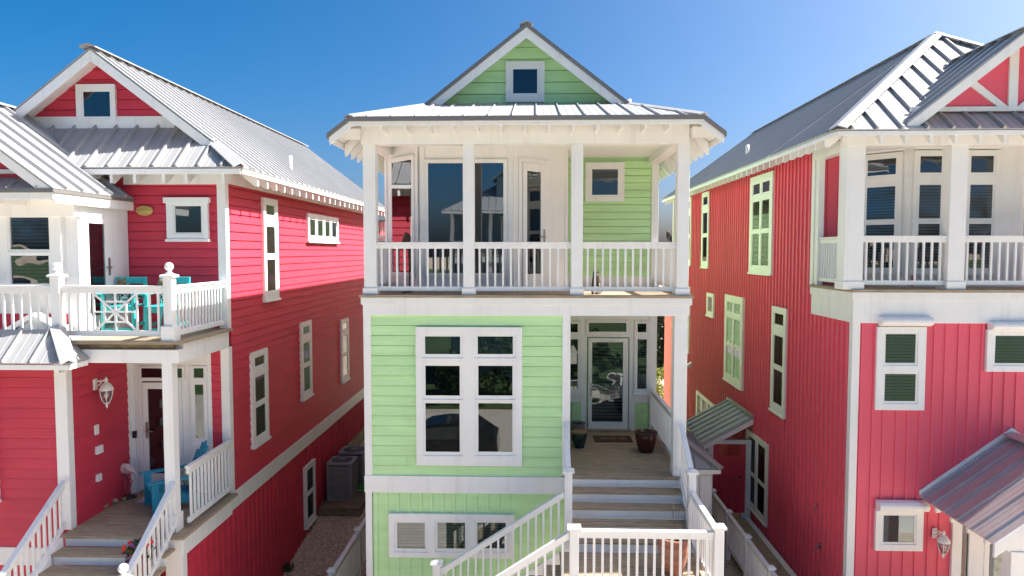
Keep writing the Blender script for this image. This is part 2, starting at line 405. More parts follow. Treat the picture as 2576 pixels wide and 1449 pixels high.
def tails_y(roof, xw, xe, zw, ze, y0, y1, sp=.42, h0=.16, h1=.05, w=.045):     # rafter tails under an eave that runs along y
    n = int((y1 - y0) / sp); first = None
    for k in range(n + 1):
        y = y0 + k * sp
        if first is None:
            mb = MB(); mb.prism([(xw, y - w / 2, zw), (xe, y - w / 2, ze), (xe, y - w / 2, ze - h1), (xe - (xe - xw) * .12, y - w / 2, ze - h1), (xw, y - w / 2, zw - h0)], (0, w, 0))
            first = mb.build('rafter_tail', 'white', roof, origin=(xw, y, zw))
        else: place(first, 'rafter_tail', roof, (xw, y, zw))
def tails_x(roof, xs, yw, ye, zw, ze, h0=.16, h1=.05, w=.045):
    first = None
    for x in xs:
        if first is None:
            mb = MB(); mb.prism([(x - w / 2, yw, zw), (x - w / 2, ye, ze), (x - w / 2, ye, ze - h1), (x - w / 2, ye - (ye - yw) * .15, ze - h1), (x - w / 2, yw, zw - h0)], (w, 0, 0))
            first = mb.build('rafter_tail', 'white', roof, origin=(x, yw, zw))
        else: place(first, 'rafter_tail', roof, (x, yw, zw))
# ---------------------------------------------------------------- lime green house
def green_house():
    GY = 12.0
    x0, x1 = pY(920, 1000, GY).x, pY(1727, 1000, GY).x
    zf1 = -3.98; zf2 = pY(1330, 742, GY).z
    H = thing('house', 'lime green narrow two storey house with white double porch, standing between two red houses', 'house', ((x0 + x1) / 2, GY, -6.8))
    F = Fr((0, GY, 0), (1, 0)); BY = 15.1; FB = Fr((0, BY, 0), (1, 0)); YE = 31.0
    xs = pY(1430, 1000, GY).x                       # edge of the recessed entry
    zb0 = pY(1180, 1239, GY).z; zb1 = pY(1180, 1197, GY).z     # white belt
    zw1 = pY(1180, 793, GY).z; zm = pY(1180, 766, GY).z; zc = 2.05
    cb = .11
    # cores
    part(H, 'wall', 'green', (x0 + .02, xs - .02, GY + .03, YE, -8.25, zf2 - .05), bevel=0)
    part(H, 'wall', 'green', (xs - .02, x1 - .02, BY + .03, YE - .01, -8.25, zf2 - .06), bevel=0)
    part(H, 'wall', 'green', (x0 + .021, x1 - .021, BY + .031, YE - .02, zf2 - .055, 2.3), bevel=0)
    # front lap siding, belt, board and batten
    mb = MB(); siding(mb, F, x0 + cb, xs - cb, zb1, zw1, .177, gap=.010); mb.build('lap_siding', 'green', H)
    mb = MB(); battens(mb, F, x0 + cb, xs - .02, -8.25, zb0, .2); mb.build('batten_siding', 'green', H)
    FR = Fr((x1, 0, 0), (0, 1)); FL = Fr((x0, 0, 0), (0, -1))
    mb = MB(); siding(mb, FR, BY + .1, YE, -4.1, 2.1, .177); mb.build('lap_siding', 'green', H)
    mb = MB(); battens(mb, FR, GY + 1.5, YE, -8.25, -4.4, .2); mb.build('batten_siding', 'green', H)
    mb = MB(); siding(mb, FL, -YE, -GY - .1, -4.1, zw1, .177); mb.build('lap_siding', 'green', H)
    mb = MB(); siding(mb, FL, -YE, -14.0, zf2, 2.1, .177); mb.build('lap_siding', 'green', H)
    mb = MB(); battens(mb, FL, -YE, -GY - .1, -8.25, -4.4, .2); mb.build('batten_siding', 'green', H)
    for (a, b, c, d) in ((x0 - .022, x0 + cb, zb1, zw1), (xs - cb, xs + .03, zf1, zw1)):
        part(H, 'corner_board', 'white', (a, b, GY - .03, GY + .12, c, d))
    part(H, 'corner_board', 'white', (x0 - .02, x0 + cb - .012, GY - .026, GY + .12, -8.25, zb0))
    part(H, 'belt_board', 'white', (x0 - .03, xs, GY - .045, GY + .05, zb0, zb1))
    part(H, 'belt_board', 'white', (x0 - .03, x0 + .001, GY + .05, YE, zb0, zb1)); part(H, 'belt_board', 'white', (x1 - .001, x1 + .03, BY, YE, zb0, zb1))
    # upper deck rim
    part(H, 'rim_board', 'white', (x0 - .05, x1 + .06, GY - .075, GY + .10, zm, zf2 - .045))
    part(H, 'rim_board', 'white', (x0 - .02, x1 + .015, GY - .05, GY + .10, zw1, zm - .001))
    part(H, 'rim_board', 'white', (x1 - .12, x1 + .055, GY + .101, BY, zw1, zf2 - .046))
    part(H, 'rim_board', 'white', (x0 - .048, x0 + .12, GY + .101, YE, zw1, zf2 - .046))
    boards(H, 'porch_floor', 'deck', x0 - .07, x1 + .08, GY - .11, BY, zf2, 'x', .14, .005, .04)
    part(H, 'porch_ceiling', 'white', (xs, x1 - .13, GY + .11, BY, zw1 + .03, zw1 + .06))
    # entry porch
    boards(H, 'porch_floor', 'deck', xs - .02, x1 + .03, GY - .1, BY, zf1, 'x', .14, .005, .04)
    part(H, 'rim_board', 'white', (x1 - .04, x1 + .02, GY - .04, BY, zf1 - .26, zf1 - .042))
    part(H, 'porch_skirt', 'white', (xs, x1 - .05, GY - .03, GY + .03, -8.25, zf1 - .05))
    post(H, pY(1694, 1000, GY).x, pY(1727, 1000, GY).x, GY - .02, GY + .2, zf1, zw1, 0)
    part(H, 'corner_board', 'white', (x1 - .13, x1 + .02, BY - .05, BY + .1, zf1, zw1 + .02)); 
    # entry wall: white panelled surround
    z = pY(1530, 990, BY).z; za = pY(1530, 1012, BY).z
    da0, db0, da1, db1 = FB.rect(1480, 850, 1578, 1085)
    mb = MB(); xr = x1 - .13
    def slab(a0, a1, b0, b1, t=.02): FB.box(mb, a0, a1, b0, b1, 0, t)
    l0, lb, l1, lt = FB.rect(*rc(c4, 1345, 162, 1382, 520)); r0, rb, r1, rt = FB.rect(*rc(c4, 1662, 157, 1729, 520))
    slab(xs, da0 - .03, za, zw1 + .03); slab(da1 + .03, xr, za, zw1 + .03); slab(da0 - .03, da1 + .03, db1 + .02, zw1 + .03)
    gl0 = FB.rect(*rc(c4, 1345, 563, 1386, 720)); gr0 = FB.rect(*rc(c4, 1659, 565, 1731, 720))
    slab(gl0[2], da0 - .03, zf1, za - .001); slab(da1 + .03, gr0[0], zf1, za - .001); slab(gr0[2], xr, zf1, za - .001); slab(gr0[0], gr0[2], zf1, gr0[1])
    mb.build('entry_surround', 'white', H, .003)
    for g in (gl0, gr0):
        mb = MB(); siding(mb, FB, max(g[0], xs), g[2], g[1], za, .15, t=.012, gap=.010); mb.build('lap_siding', 'green', H)
    door(H, FB, (da0, db0 - .06, da1, db1), FB.rect(*rc(c4, 1443, 262, 1596, 665)), back='blind', gl='glass_wavy')
    part(H, 'threshold', 'deck', (da0 - .06, da1 + .06, BY - .16, BY - .02, zf1, zf1 + .05))
    window(H, FB, FB.rect(*rc(c4, 1412, 152, 1630, 224)), [FB.rect(*rc(c4, 1422, 160, 1620, 216))], t=.05, name='transom_window', sill=False, sash=.02)
    window(H, FB, FB.rect(*rc(c4, 1657, 155, 1732, 524)), [FB.rect(*rc(c4, 1668, 164, 1721, 218)), FB.rect(*rc(c4, 1668, 243, 1721, 504))], t=.05, back=['dark', 'blind'], name='sidelight_window', sash=.02)
    window(H, FB, (xs + .02, *FB.rect(*rc(c4, 1320, 155, 1384, 524))[1:]), [(xs + .05, *FB.rect(*rc(c4, 1310, 164, 1374, 218))[1:]), (xs + .05, *FB.rect(*rc(c4, 1310, 243, 1374, 504))[1:])], t=.05, back=['dark', 'blind'], name='sidelight_window', sash=.02)
    # big double window and basement windows
    k = lambda x, y, X, Y: F.rect(*rc(c4, x, y, X, Y))
    window(H, F, k(552, 185, 1088, 888), [k(583, 217, 792, 343), k(849, 217, 1058, 343), k(585, 365, 790, 552), k(852, 365, 1056, 552), k(585, 554, 790, 836), k(852, 554, 1056, 836)],
           t=.065, sill=False, back=['shade', 'shade', 'dark', 'dark', 'dark', 'dark'], sash=.055, label='large double window with teal roller shades in its transoms')
    window(H, F, k(415, 1126, 1049, 1354), [k(443, 1158, 613, 1322), k(647, 1158, 815, 1322), k(849, 1158, 1020, 1322)], t=.065, sill=False, back='blind', sash=.05, label='low triple window with half closed blinds')
    # upper bay
    bay = [(x0 + .01, BY + .05), (x0 + .01, 13.7), (-2.157, 12.92), (-.40, 12.92), (.69, 14.01), (.69, BY + .05)]
    mb = MB(); mb.prism([(a, b, zf2 + .001) for a, b in bay], (0, 0, zc - zf2)); mb.build('bay_wall', 'white', H)
    B1 = Fr((x0 + .01, 13.7, 0), (.783, -.78)); B2 = Fr((-2.157, 12.92, 0), (1, 0)); B3 = Fr((-.40, 12.92, 0), (1, 1))
    q = B1.rect(983, 400, 1046, 697); window(H, B1, q, [(q[0] + .07, q[1] + .06, q[2] - .045, q[3] - .07)], t=.045, gl='glass_big', back='teal_reflect', sill=False, sash=.02)
    q = B2.rect(1068, 402, 1276, 697); window(H, B2, q, [(q[0] + .05, q[1] + .05, q[2] - .05, q[3] - .05)], t=.045, gl='glass_big', back='teal_reflect', sill=False, sash=.02, label='large fixed picture window of tinted glass')
    q = B3.rect(1312, 409, 1370, 716); q = (q[0], zf2 + .05, q[2], q[3])
    door(H, B3, q, (q[0] + .1, q[1] + .28, q[2] - .16, q[3] - .15), gl='glass_big', hand=1, back='curtain')
    mb = MB()
    for s in ((q[0] - .09, q[0] - .01, zf2, q[3] + .1), (q[2] + .01, q[2] + .09, zf2, q[3] + .1), (q[0] - .01, q[2] + .01, q[3] + .005, q[3] + .1)): B3.box(mb, *s, 0, .03)
    mb.build('door_frame', 'white', H, .003)
    for Fq, L in ((B1, (B1.o - B2.o).length), (B2, 1.757), (B3, 1.54)):     # corner boards of the bay
        for a in (.01, L - .09): mb = MB(); Fq.box(mb, a, a + .08, zf2, zc, 0, .016); mb.build('bay_trim', 'white', H, .003)
    # upper green wall
    U = FB.rect(1422, 385, 1648, 700); zbse = pY(1535, 696, BY).z
    mb = MB(); siding(mb, FB, .69, x1 - .12, zbse, 1.98, .155, gap=.010); mb.build('lap_siding', 'green', H)
    part(H, 'base_board', 'white', (.69, x1 - .1, BY - .025, BY, zf2 + .002, zbse))
    k3 = lambda x, y, X, Y: FB.rect(*rc(c3, x, y, X, Y))
    window(H, FB, k3(1312, 768, 1494, 951), [k3(1337, 793, 1470, 928)], t=.055, back='curtain', gl='glass_wavy', sill=False, label='small square white window on the lime green porch wall')
    post(H, x1 - .13, x1 + .02, BY - .06, BY + .1, zf2, 1.9, .12, 'corner_post')
    # upper porch posts, beam, ceiling
    zbm = pY(1320, 362, GY).z
    px = [(915, 946), (1165, 1193), (1437, 1466), (1703, 1733)]
    for a, b in px:
        X0, X1 = pY(a, 550, GY).x, pY(b, 550, GY).x; w = X1 - X0
        post(H, X0, X1, GY - .03, GY - .03 + w, zf2, zbm, .12)
    part(H, 'porch_beam', 'white', (pY(910, 345, GY).x, pY(1733, 345, GY).x, GY - .05, GY + .2, zbm, 2.30))
    part(H, 'porch_beam', 'white', (x0 - .03, x0 + .2, GY + .201, 13.75, zbm + .03, 2.16)); part(H, 'porch_beam', 'white', (x1 - .2, x1 + .03, GY + .201, BY, zbm + .03, 2.16))
    part(H, 'porch_ceiling', 'white', (x0 + .2, x1 - .2, GY + .2, BY, zc, zc + .03))
    # railings
    c = GY + .06; xx = [(pY(a, 650, GY).x, pY(b, 650, GY).x) for a, b in px]
    for i in range(3): railing(H, (xx[i][1], c, zf2), (xx[i + 1][0], c, zf2), .93, .11, .135, .034)
    railing(H, (x1 - .06, c + .14, zf2), (x1 - .06, BY - .07, zf2), .93, .11, .12, .034); railing(H, (x0 + .06, c + .14, zf2), (x0 + .06, 13.68, zf2), .93, .11, .12, .034)
    railing(H, (x1 - .06, GY + .2, zf1), (x1 - .06, BY - .07, zf1), .93, .11, .125, .034)
    # gable wall and attic window
    Xc = -.154; Wd = 3.306; ze = 1.965; s = .77; zr = ze + s * Wd; YR = 13.8; YW = 14.2; ks = .293; Yf = 11.45; zfr = 2.241
    FG = Fr((0, YW, 0), (1, 0)); zg0 = zfr + ks * (YW - Yf)
    lf = lambda b: Xc - (zr - b) / s + .05; rf = lambda b: Xc + (zr - b) / s - .05
    mb = MB(); siding(mb, FG, 0, 0, zg0 - .05, zr - .1, .22, lf, rf, gap=.010); mb.build('gable_siding', 'green', H)
    mb = MB(); mb.prism([FG.p(lf(2.2), 2.2, -.03), FG.p(rf(2.2), 2.2, -.03), FG.p(Xc, zr - .08, -.03)], (0, .1, 0)); mb.build('gable_wall', 'green', H)
    kg = lambda x, y, X, Y: FG.rect(*rc(c3, x, y, X, Y))
    window(H, FG, kg(937, 293, 1119, 483), [kg(960, 318, 1096, 457)], t=.06, back='dark', sill=False, label='square attic window in the lime green gable', sash=.05)
    # roof
    mb = MB(); YB = 31.6; xh = Wd - (zfr - ze) / s; zp = zfr + ks * (YR - Yf); xp = Wd - (zp - ze) / s
    for g in (1, -1):
        X = lambda d: Xc + g * d
        roof_plane(mb, [(X(Wd), YR, ze), (X(Wd), YB, ze), (X(0), YB, zr), (X(0), YR, zr)], (-g, 0, s), .42)
        roof_plane(mb, [(X(Wd), Yf, ze), (X(Wd), YR, ze), (X(xp), YR, zp), (X(xh), Yf, zfr)], (-g, 0, s), .42)
    zw_ = zfr + ks * (YW - Yf); xw_ = Wd - (zw_ - ze) / s
    roof_plane(mb, [(Xc - xh, Yf, zfr), (Xc + xh, Yf, zfr), (Xc + xw_, YW, zw_), (Xc - xw_, YW, zw_)], (0, 1, ks), .405, off=.1)
    cap_line(mb, (Xc, YR - .06, zr + .02), (Xc, YB, zr + .02), .13)
    for g in (1, -1): cap_line(mb, (Xc + g * xh, Yf - .02, zfr + .015), (Xc + g * xp, YR + .1, zp + .03), .10, up=.035, drop=.035)
    roof = mb.build('roof', 'metal', H)
    mb = MB()      # dark drip edge metal
    mb.box(Xc - xh, Xc + xh, Yf - .02, Yf + .012, zfr - .065, zfr + .012)
    for g in (1, -1):
        mb.beam((Xc + g * xh, Yf - .004, zfr), (Xc + g * (Wd + .01), Yf - .004, ze), .03, -.075, .012)
        mb.beam((Xc + g * Wd, Yf, ze), (Xc + g * Wd, YB, ze), .03, -.07, .012)
        mb.beam((Xc, YR - .005, zr), (Xc + g * (xp + .06), YR - .005, zp - .05), .03, -.06, .03)
    mb.build('drip_edge', 'drip', roof)
    mb = MB(); mb.box(Xc - xh + .03, Xc + xh - .03, Yf + .013, Yf + .045, zfr - .135, zfr - .04)
    for g in (1, -1):
        mb.beam((Xc + g * (xh - .03), Yf + .028, zfr + .0), (Xc + g * (Wd - .03), Yf + .028, ze + .01), .028, -.185, -.04)
        mb.beam((Xc + g * (Wd - .03), Yf + .02, ze), (Xc + g * (Wd - .03), YB, ze), .028, -.13, -.03)
    mb.build('fascia', 'white', roof, .003)
    mb = MB()
    for g in (1, -1): mb.beam((Xc, YR + .025, zr - .02), (Xc + g * (xp + .0), YR + .025, zp - .02), .035, -.24, -.035)
    mb.build('rake_board', 'white', roof, .003)
    mb = MB(); e = .045
    for g in (1, -1):
        X = lambda d: Xc + g * d
        mb.prism([(X(Wd - .05), YR, ze + .04 - e), (X(Wd - .05), YB, ze + .04 - e), (X(.02), YB, zr - e), (X(.02), YR + .03, zr - e)], (0, 0, -.02))
        mb.prism([(X(Wd - .05), Yf + .05, ze + .04 - e), (X(Wd - .05), YR, ze + .04 - e), (X(xp), YR, zp - e), (X(xh), Yf + .05, zfr - e)], (0, 0, -.02))
    mb.prism([(Xc - xh, Yf + .05, zfr + .015 - e), (Xc + xh, Yf + .05, zfr + .015 - e), (Xc + xw_, YW, zw_ - e), (Xc - xw_, YW, zw_ - e)], (0, 0, -.02))
    mb.build('soffit', 'white', roof)
    xsn = [pY(c3(x, 600)[0], 320, 11.5).x for x in (346, 461, 570, 683, 798, 912, 1027, 1142, 1257, 1372, 1486, 1599, 1715)]
    tails_x(roof, xsn, GY - .05, Yf + .06, zfr - .05, zfr - .06, .15, .14)
    for g, xwall in ((1, x1), (-1, x0)):
        tails_y(roof, xwall + g * .03, Xc + g * (Wd - .06), ze + s * (Xc * g + Wd - xwall * g) * .7, ze - .05, GY + .3, YB - .3, .42, .10, .2)
        xx_ = Xc + g * (Wd - .12)
        part(H, 'lookout', 'white', (min(xwall, xx_), max(xwall, xx_), GY - .2, GY - .06, 1.95, 2.12) if g > 0 else (min(xwall, xx_), max(xwall, xx_), GY - .2, GY - .06, 1.95, 2.12))
    mb = MB(); 
    for xb in [(a + b) / 2 for a, b in zip(xsn, xsn[1:])]: mb.ball((xb, Yf + .3, 2.215), .045, 8)
    mb.build('soffit_vent', 'drip', roof)
    # vent pipe on the left slope
    mb = MB(); mb.tube([(Xc - 2.6, 16.4, 2.5), (Xc - 2.6, 16.4, 3.0)], .035, 10); mb.build('vent_pipe', 'white', roof)
    mb = MB(); mb.tube([(pY(1583, 258, 14.4).x, 14.4, 2.7), (pY(1583, 258, 14.4).x, 14.4, 3.15)], .04, 10); mb.build('vent_pipe', 'white', roof)
    # stairs: four treads to the landing, then a flight down to the left
    SX0, SX1 = xs + .0, 2.56; rise, run = .18, .26
    mb = MB(); mb.box(SX0, SX1, GY - .098, GY - .06, zf1 - .155, zf1 - .042); mb.build('riser', 'white', H)
    for k in range(1, 5):
        zt = zf1 - rise * k; y = GY - .1 - run * k
        t = boards(H, 'stair_tread', 'deck', SX0 - .0, SX1, y, y + run + .02, zt, 'x', .14, .006, .035)
        mb = MB(); mb.box(SX0, SX1, y + .025, y + .05, zt - rise + .004, zt - .037); mb.build('riser', 'white', t)
    zl = zf1 - 5 * rise; yl1 = GY - .1 - 4 * run; yl0 = 9.38
    boards(H, 'stair_landing', 'deck', .42, SX1 + .16, yl0, yl1 + .03, zl, 'x', .14, .006, .04)
    part(H, 'landing_rim', 'white', (.42, SX1 + .16, yl0 + .0, yl0 + .04, zl - .25, zl - .045), (SX1 + .12, SX1 + .16, yl0 + .04, yl1, zl - .25, zl - .045))
    for x in (.55, SX1): part(H, 'landing_post', 'white', (x - .06, x + .06, yl0 + .05, yl0 + .17, -8.25, zl - .05))
    part(H, 'stringer', 'white', (SX1 + .001, SX1 + .05, yl1, GY - .1, zl - .1, zl + .02))
    mb = MB(); mb.beam((SX1 + .03, GY - .1, zf1), (SX1 + .03, yl1, zl + rise), .05, -.3, .0); mb.build('stringer', 'white', H)
    nL, nR = .575, SX1 + .03; ny = 11.08
    for x in (nL, nR): newel(H, x, ny, zl if x == nR else zl - .3, pY(1432, 1182, ny).z - .03, .125, .19)
    for x in (nL, nR):
        sl = .69; top = (x, GY - .08, zf1); bt = (x, ny + .06, zf1 - sl * (GY - .14 - ny))
        railing(H, top, bt, .97, .12, .125, .034)
    f0 = yl0 + .07
    newel(H, nL + .0, f0, zl - .3, pY(1450, 1330, f0).z, .13, .19); newel(H, nR, f0, zl - .3, pY(1812, 1328, f0).z, .13, .19)
    railing(H, (nL + .07, f0, zl), (nR - .07, f0, zl), .97, .12, .12, .034)
    railing(H, (nR, f0 + .07, zl), (nR, ny - .07, zl), .97, .12, .12, .034)
    tn = 15; sx = nL - .1
    for k in range(1, tn):
        zt = zl - rise * k; xa = .42 - .265 * k
        t = boards(H, 'stair_tread', 'deck', xa, xa + .285, yl0 + .1, yl1 - .05, zt, 'y', .14, .006, .035)
        mb = MB(); mb.box(xa + .24, xa + .26, yl0 + .1, yl1 - .05, zt - rise + .004, zt - .037); mb.build('riser', 'white', t)
    for y in (f0, ny - .02):
        xa, xb = nL - .07, nL - .07 - 2.05
        railing(H, (xa, y, zl - .02), (xb, y, zl - .02 - .655 * 2.05), .97, .12, .125, .034)
        newel(H, xb - .06, y, -8.2, zl - 1.36 + 1.05, .13, .19)
        mb = MB(); mb.beam((nL - .1, y, zl), (xb, y, zl - .679 * 1.98), .05, -.28, -.05); mb.build('stringer', 'white', H)
    return H
GH = green_house()

# ---------------------------------------------------------------- crimson house on the left
def left_house():
    LY = 11.3; LX = pY(573, 850, LY).x; f1, f2 = -4.115, -1.29; YB = 21.3; PX = -6.86; PY0 = 9.72; FARX = -11.5
    H = thing('house', 'crimson red house with pale metal roof and ball topped balcony posts, leftmost of the row', 'house', (-7.5, LY, -6.8))
    F = Fr((0, LY, 0), (1, 0)); FS = Fr((LX, 0, 0), (0, 1)); FP = Fr((0, PY0, 0), (1, 0)); FI = Fr((PX, 0, 0), (0, 1)); BYF = 10.1; FBy = Fr((0, BYF, 0), (1, 0))
    zt = 1.24
    part(H, 'wall', 'red', (FARX, LX - .025, LY + .03, YB, -7.0, zt), bevel=0)
    part(H, 'wall', 'red', (FARX, PX - .025, PY0 + .03, LY + .029, -7.0, f2 - .08), bevel=0)
    part(H, 'wall', 'red', (FARX, PX - .025, BYF + .001, LY + .029, f2 - .08, .75), bevel=0)
    zb1, zb0 = -4.12, -4.41
    mb = MB(); siding(mb, FS, LY + .1, YB, zb1, zt, .15); mb.build('lap_siding', 'red', H)
    mb = MB(); battens(mb, FS, 9.7, YB, -7.0, zb0, .2, .045); mb.build('batten_siding', 'red', H)
    part(H, 'belt_board', 'white', (LX - .02, LX + .035, LY - .1, YB + .01, zb0, zb1)); 
    part(H, 'foundation', 'concrete', (LX - .05, LX + .03, 17.6, YB, -6.9, -5.35), bevel=0)
    mb = MB(); siding(mb, F, PX, LX - .1, f2, zt, .15); mb.build('lap_siding', 'red', H)
    mb = MB(); siding(mb, FP, FARX, PX - .1, f1 - .3, f2 - .1, .15); mb.build('lap_siding', 'red', H)
    mb = MB(); siding(mb, FI, PY0 + .1, LY - .052, f1, f2 - .3, .15); mb.build('lap_siding', 'red', H)
    mb = MB(); siding(mb, FI, BYF + .1, LY, f2, .75, .15); mb.build('lap_siding', 'red', H)
    part(H, 'corner_board', 'white', (LX - .12, LX + .022, LY - .03, LY + .1, f2 - .02, zt))
    part(H, 'corner_board', 'white', (LX - .12, LX + .024, LY - .03, LY + .1, f1, f2 - .32))
    part(H, 'corner_board', 'white', (PX - .16, PX + .02, PY0 - .03, PY0 + .1, f1, f2 - .1)); part(H, 'water_table', 'white', (FARX, PX - .16, PY0 - .03, PY0 + .02, f1 - .55, f1 - .28))
    # side windows
    def sw(u0, u1, vt, vb, panes, **k):
        y0, y1 = FS.px(u0, 700)[0], FS.px(u1, 700)[0]
        window(H, FS, (y0, FS.px(u0, vb)[1], y1, FS.px(u0, vt)[1]), panes, frac=True, t=.06, **k)
    sw(659, 695, 497, 757, DH); sw(771, 848, 536, 607, [(.05 + .235 * i, .05 + .235 * i + .19, .16, .84) for i in range(4)])
    sw(622, 663, 890, 1132, DH); sw(750, 776, 813, 1010, DH); sw(852, 871, 806, 966, DH); sw(754, 780, 1184, 1342, [(.16, .84, .53, .93), (.16, .84, .08, .5)])
    # upper front window with storm shutter track
    q = lambda fr, c, *a: fr.rect(*rc(c, *a))
    window(H, F, q(F, c1, 845, 1005, 1057, 1207), [q(F, c1, 882, 1032, 1027, 1178)], t=.07, back='curtain', hood=1, sash=.02)
    # upper bay: window, door on its side
    part(H, 'bay_wall', 'white', (FARX, PX - .12, BYF - .02, BYF, f2 + .35, .75), (PX - .17, PX + .02, BYF - .035, BYF + .1, f2, .75)); part(H, 'bay_panel', 'red', (FARX, PX - .17, BYF - .015, BYF, f2, f2 + .349), bevel=0)
    window(H, FBy, q(FBy, c1, 10, 1040, 335, 1460), [q(FBy, c1, 52, 1085, 276, 1268), q(FBy, c1, 56, 1276, 276, 1440)], t=.09, gl='glass_wavy', back='blind', hood=1, sill=False)
    yd0, yd1 = FI.px(212, 600)[0], FI.px(271, 600)[0]; zt2 = FI.px(212, 541)[1]
    door(H, FI, (yd0, f2 + .04, yd1, zt2), (yd0 + .03, f2 + .3, yd0 + .42, zt2 - .12), hand=1)
    mb = MB()
    for b in ((yd0 - .13, yd0 - .005, f2, zt2 + .2), (yd1 + .005, LY - .02, f2, zt2 + .2), (yd0 - .005, yd1 + .005, zt2 + .005, zt2 + .2)): FI.box(mb, *b, 0, .05)
    mb.build('door_frame', 'white', H, .003)
    # entry door wall
    mb = MB(); zp = q(F, c2, 500, 903, 580, 905)[3]
    dr = q(F, c2, 617, 615, 778, 1075); xa = PX + .02; xb = F.px(*c2(912, 700))[0]
    pl = q(F, c2, 513, 905, 580, 1095); ztop = f2 - .32
    F.box(mb, xa, dr[0] - .07, zp, ztop, 0, .02); F.box(mb, dr[2] + .07, xb, f1, ztop, 0, .02); F.box(mb, dr[0] - .07, dr[2] + .07, dr[3] + .02, ztop, 0, .02)
    F.box(mb, PX, PX + .09, f1, ztop, .001, .05); F.box(mb, pl[2], dr[0] - .07, f1, zp - .001, 0, .02); F.box(mb, xa, pl[0], f1, zp - .001, 0, .02)
    for b in ((dr[0] - .075, dr[0] - .005, f1, dr[3] + .06), (dr[2] + .005, dr[2] + .075, f1, dr[3] + .06)): F.box(mb, *b, .019, .06)
    mb.build('entry_surround', 'white', H, .003); mb = MB(); FI.box(mb, LY - .10, LY - .051, f1, ztop, .0, .032); mb.build('corner_strip', 'white', H)
    mb = MB(); siding(mb, F, pl[0], pl[2], f1, zp, .15, t=.012); mb.build('lap_siding', 'red', H); mb = MB(); siding(mb, F, xb, LX - .1, f1, ztop, .15, t=.012); mb.build('lap_siding', 'red', H)
    door(H, F, (dr[0], f1 + .08, dr[2], dr[3]), q(F, c2, 640, 642, 760, 1005), hand=-1)
    part(H, 'threshold', 'deck', (dr[0] - .04, dr[2] + .04, LY - .14, LY - .02, f1, f1 + .07))
    window(H, F, q(F, c2, 500, 545, 570, 880), [q(F, c2, 512, 550, 560, 600), q(F, c2, 518, 624, 566, 858)], t=.05, sash=.015, name='sidelight_window')
    window(H, F, q(F, c2, 600, 545, 800, 605), [q(F, c2, 609, 550, 792, 600)], t=.05, sash=.015, sill=False, name='transom_window')
    window(H, F, q(F, c2, 822, 545, 900, 890), [q(F, c2, 834, 550, 884, 600), q(F, c2, 838, 620, 888, 858)], t=.05, sash=.015, name='sidelight_window')
    mb = MB(); g = q(F, c2, 575, 822, 592, 853); F.box(mb, *[g[0], g[2], g[1], g[3]], .02, .05); mb.build('door_keypad', 'black', H)
    for i, b in enumerate(((400, 802, 418, 838), (404, 894, 430, 916), (406, 1014, 424, 1036))):
        y0, z1 = FI.px(*c2(b[0], b[1])); y1, z0 = FI.px(*c2(b[2], b[3])); mb = MB(); FI.box(mb, y0, y1, z0, z1, .01, .06 if i else .035); mb.build('outlet_box' if i else 'wall_switch', 'white', H, .006)
    w_ = q(FP, c2, -190, 560, 5, 1120); window(H, FP, w_, DH, frac=True)
    # decks
    boards(H, 'porch_floor', 'deck', PX, LX + .12, 9.47, LY, f1, 'x', .14, .006, .04)
    part(H, 'rim_board', 'white', (LX - .04, LX + .06, 9.58, LY - .1, f1 - .33, f1 - .042)); part(H, 'porch_skirt_post', 'white', (LX - .2, LX + .05, 9.56, 9.7, -7.0, f1 - .05))
    boards(H, 'balcony_floor', 'deck', PX - 3, LX + .1, 9.55, BYF, f2, 'x', .14, .006, .04); boards(H, 'balcony_floor', 'deck', PX, LX + .1, BYF, LY, f2, 'x', .14, .006, .04)
    part(H, 'joist_end_board', 'wood', (PX - .1, LX - .05, 9.66, 9.69, f2 - .14, f2 - .045), bevel=0)
    part(H, 'rim_board', 'white', (PX - .1, LX + .035, 9.62, 9.78, f2 - .32, f2 - .125)); part(H, 'rim_board', 'white', (LX - .10, LX + .04, 9.781, LY - .04, f2 - .32, f2 - .043))
    part(H, 'porch_ceiling', 'white', (PX, LX - .1, 9.785, LY, f2 - .2, f2 - .17))
    post(H, pY(416, 1000, 9.72).x, pY(441, 1000, 9.72).x, 9.64, 9.80, f1, f2 - .32, .26)
    # balcony newels and rails
    nx1, nx2 = pY(147, 780, 9.68).x, pY(428, 780, 9.68).x
    for x in (nx1, nx2): newel(H, x, 9.68, f2, pY(428, 692, 9.68).z - .03, .13, .19, .062, .22)
    railing(H, (PX - 1.6, 9.68, f2), (nx1 - .08, 9.68, f2), .80, .11, .125, .03)
    lx0, lx1 = pY(236, 780, 9.68).x, pY(345, 780, 9.68).x; off = nx1 + .08
    rl = railing(H, (nx1 + .08, 9.68, f2), (nx2 - .08, 9.68, f2), .80, .11, .128, .03, skip=(lx0 - off - .07, lx1 - off + .07))
    mb = MB(); z0, z1 = f2 + .14, f2 + .69; xm = (lx0 + lx1) / 2; zm = (z0 + z1) / 2; w = .024
    A = lambda x0, a, x1, b, e=0: mb.bar((x0, 9.68 + e, a), (x1, 9.68 + e, b), w, w)
    A(lx0, z0, lx0, z1); A(lx1, z0, lx1, z1); A(xm, z0, xm, z1); A(lx0, zm, lx1, zm, .003); A(lx0, z0, lx1, z1, .006); A(lx0, z1, lx1, z0, -.006)
    qx, qz = (lx1 - lx0) * .25, (z1 - z0) * .27
    for s in (-1, 1): A(xm + s * qx, zm - qz, xm + s * qx, zm + qz, -.003); A(xm - qx, zm + s * qz, xm + qx, zm + s * qz, .009)
    mb.build('lattice_panel', 'white', rl)
    railing(H, (nx2 + .04, 9.76, f2), (nx2 + .04, LY - .03, f2), .80, .11, .105, .03)
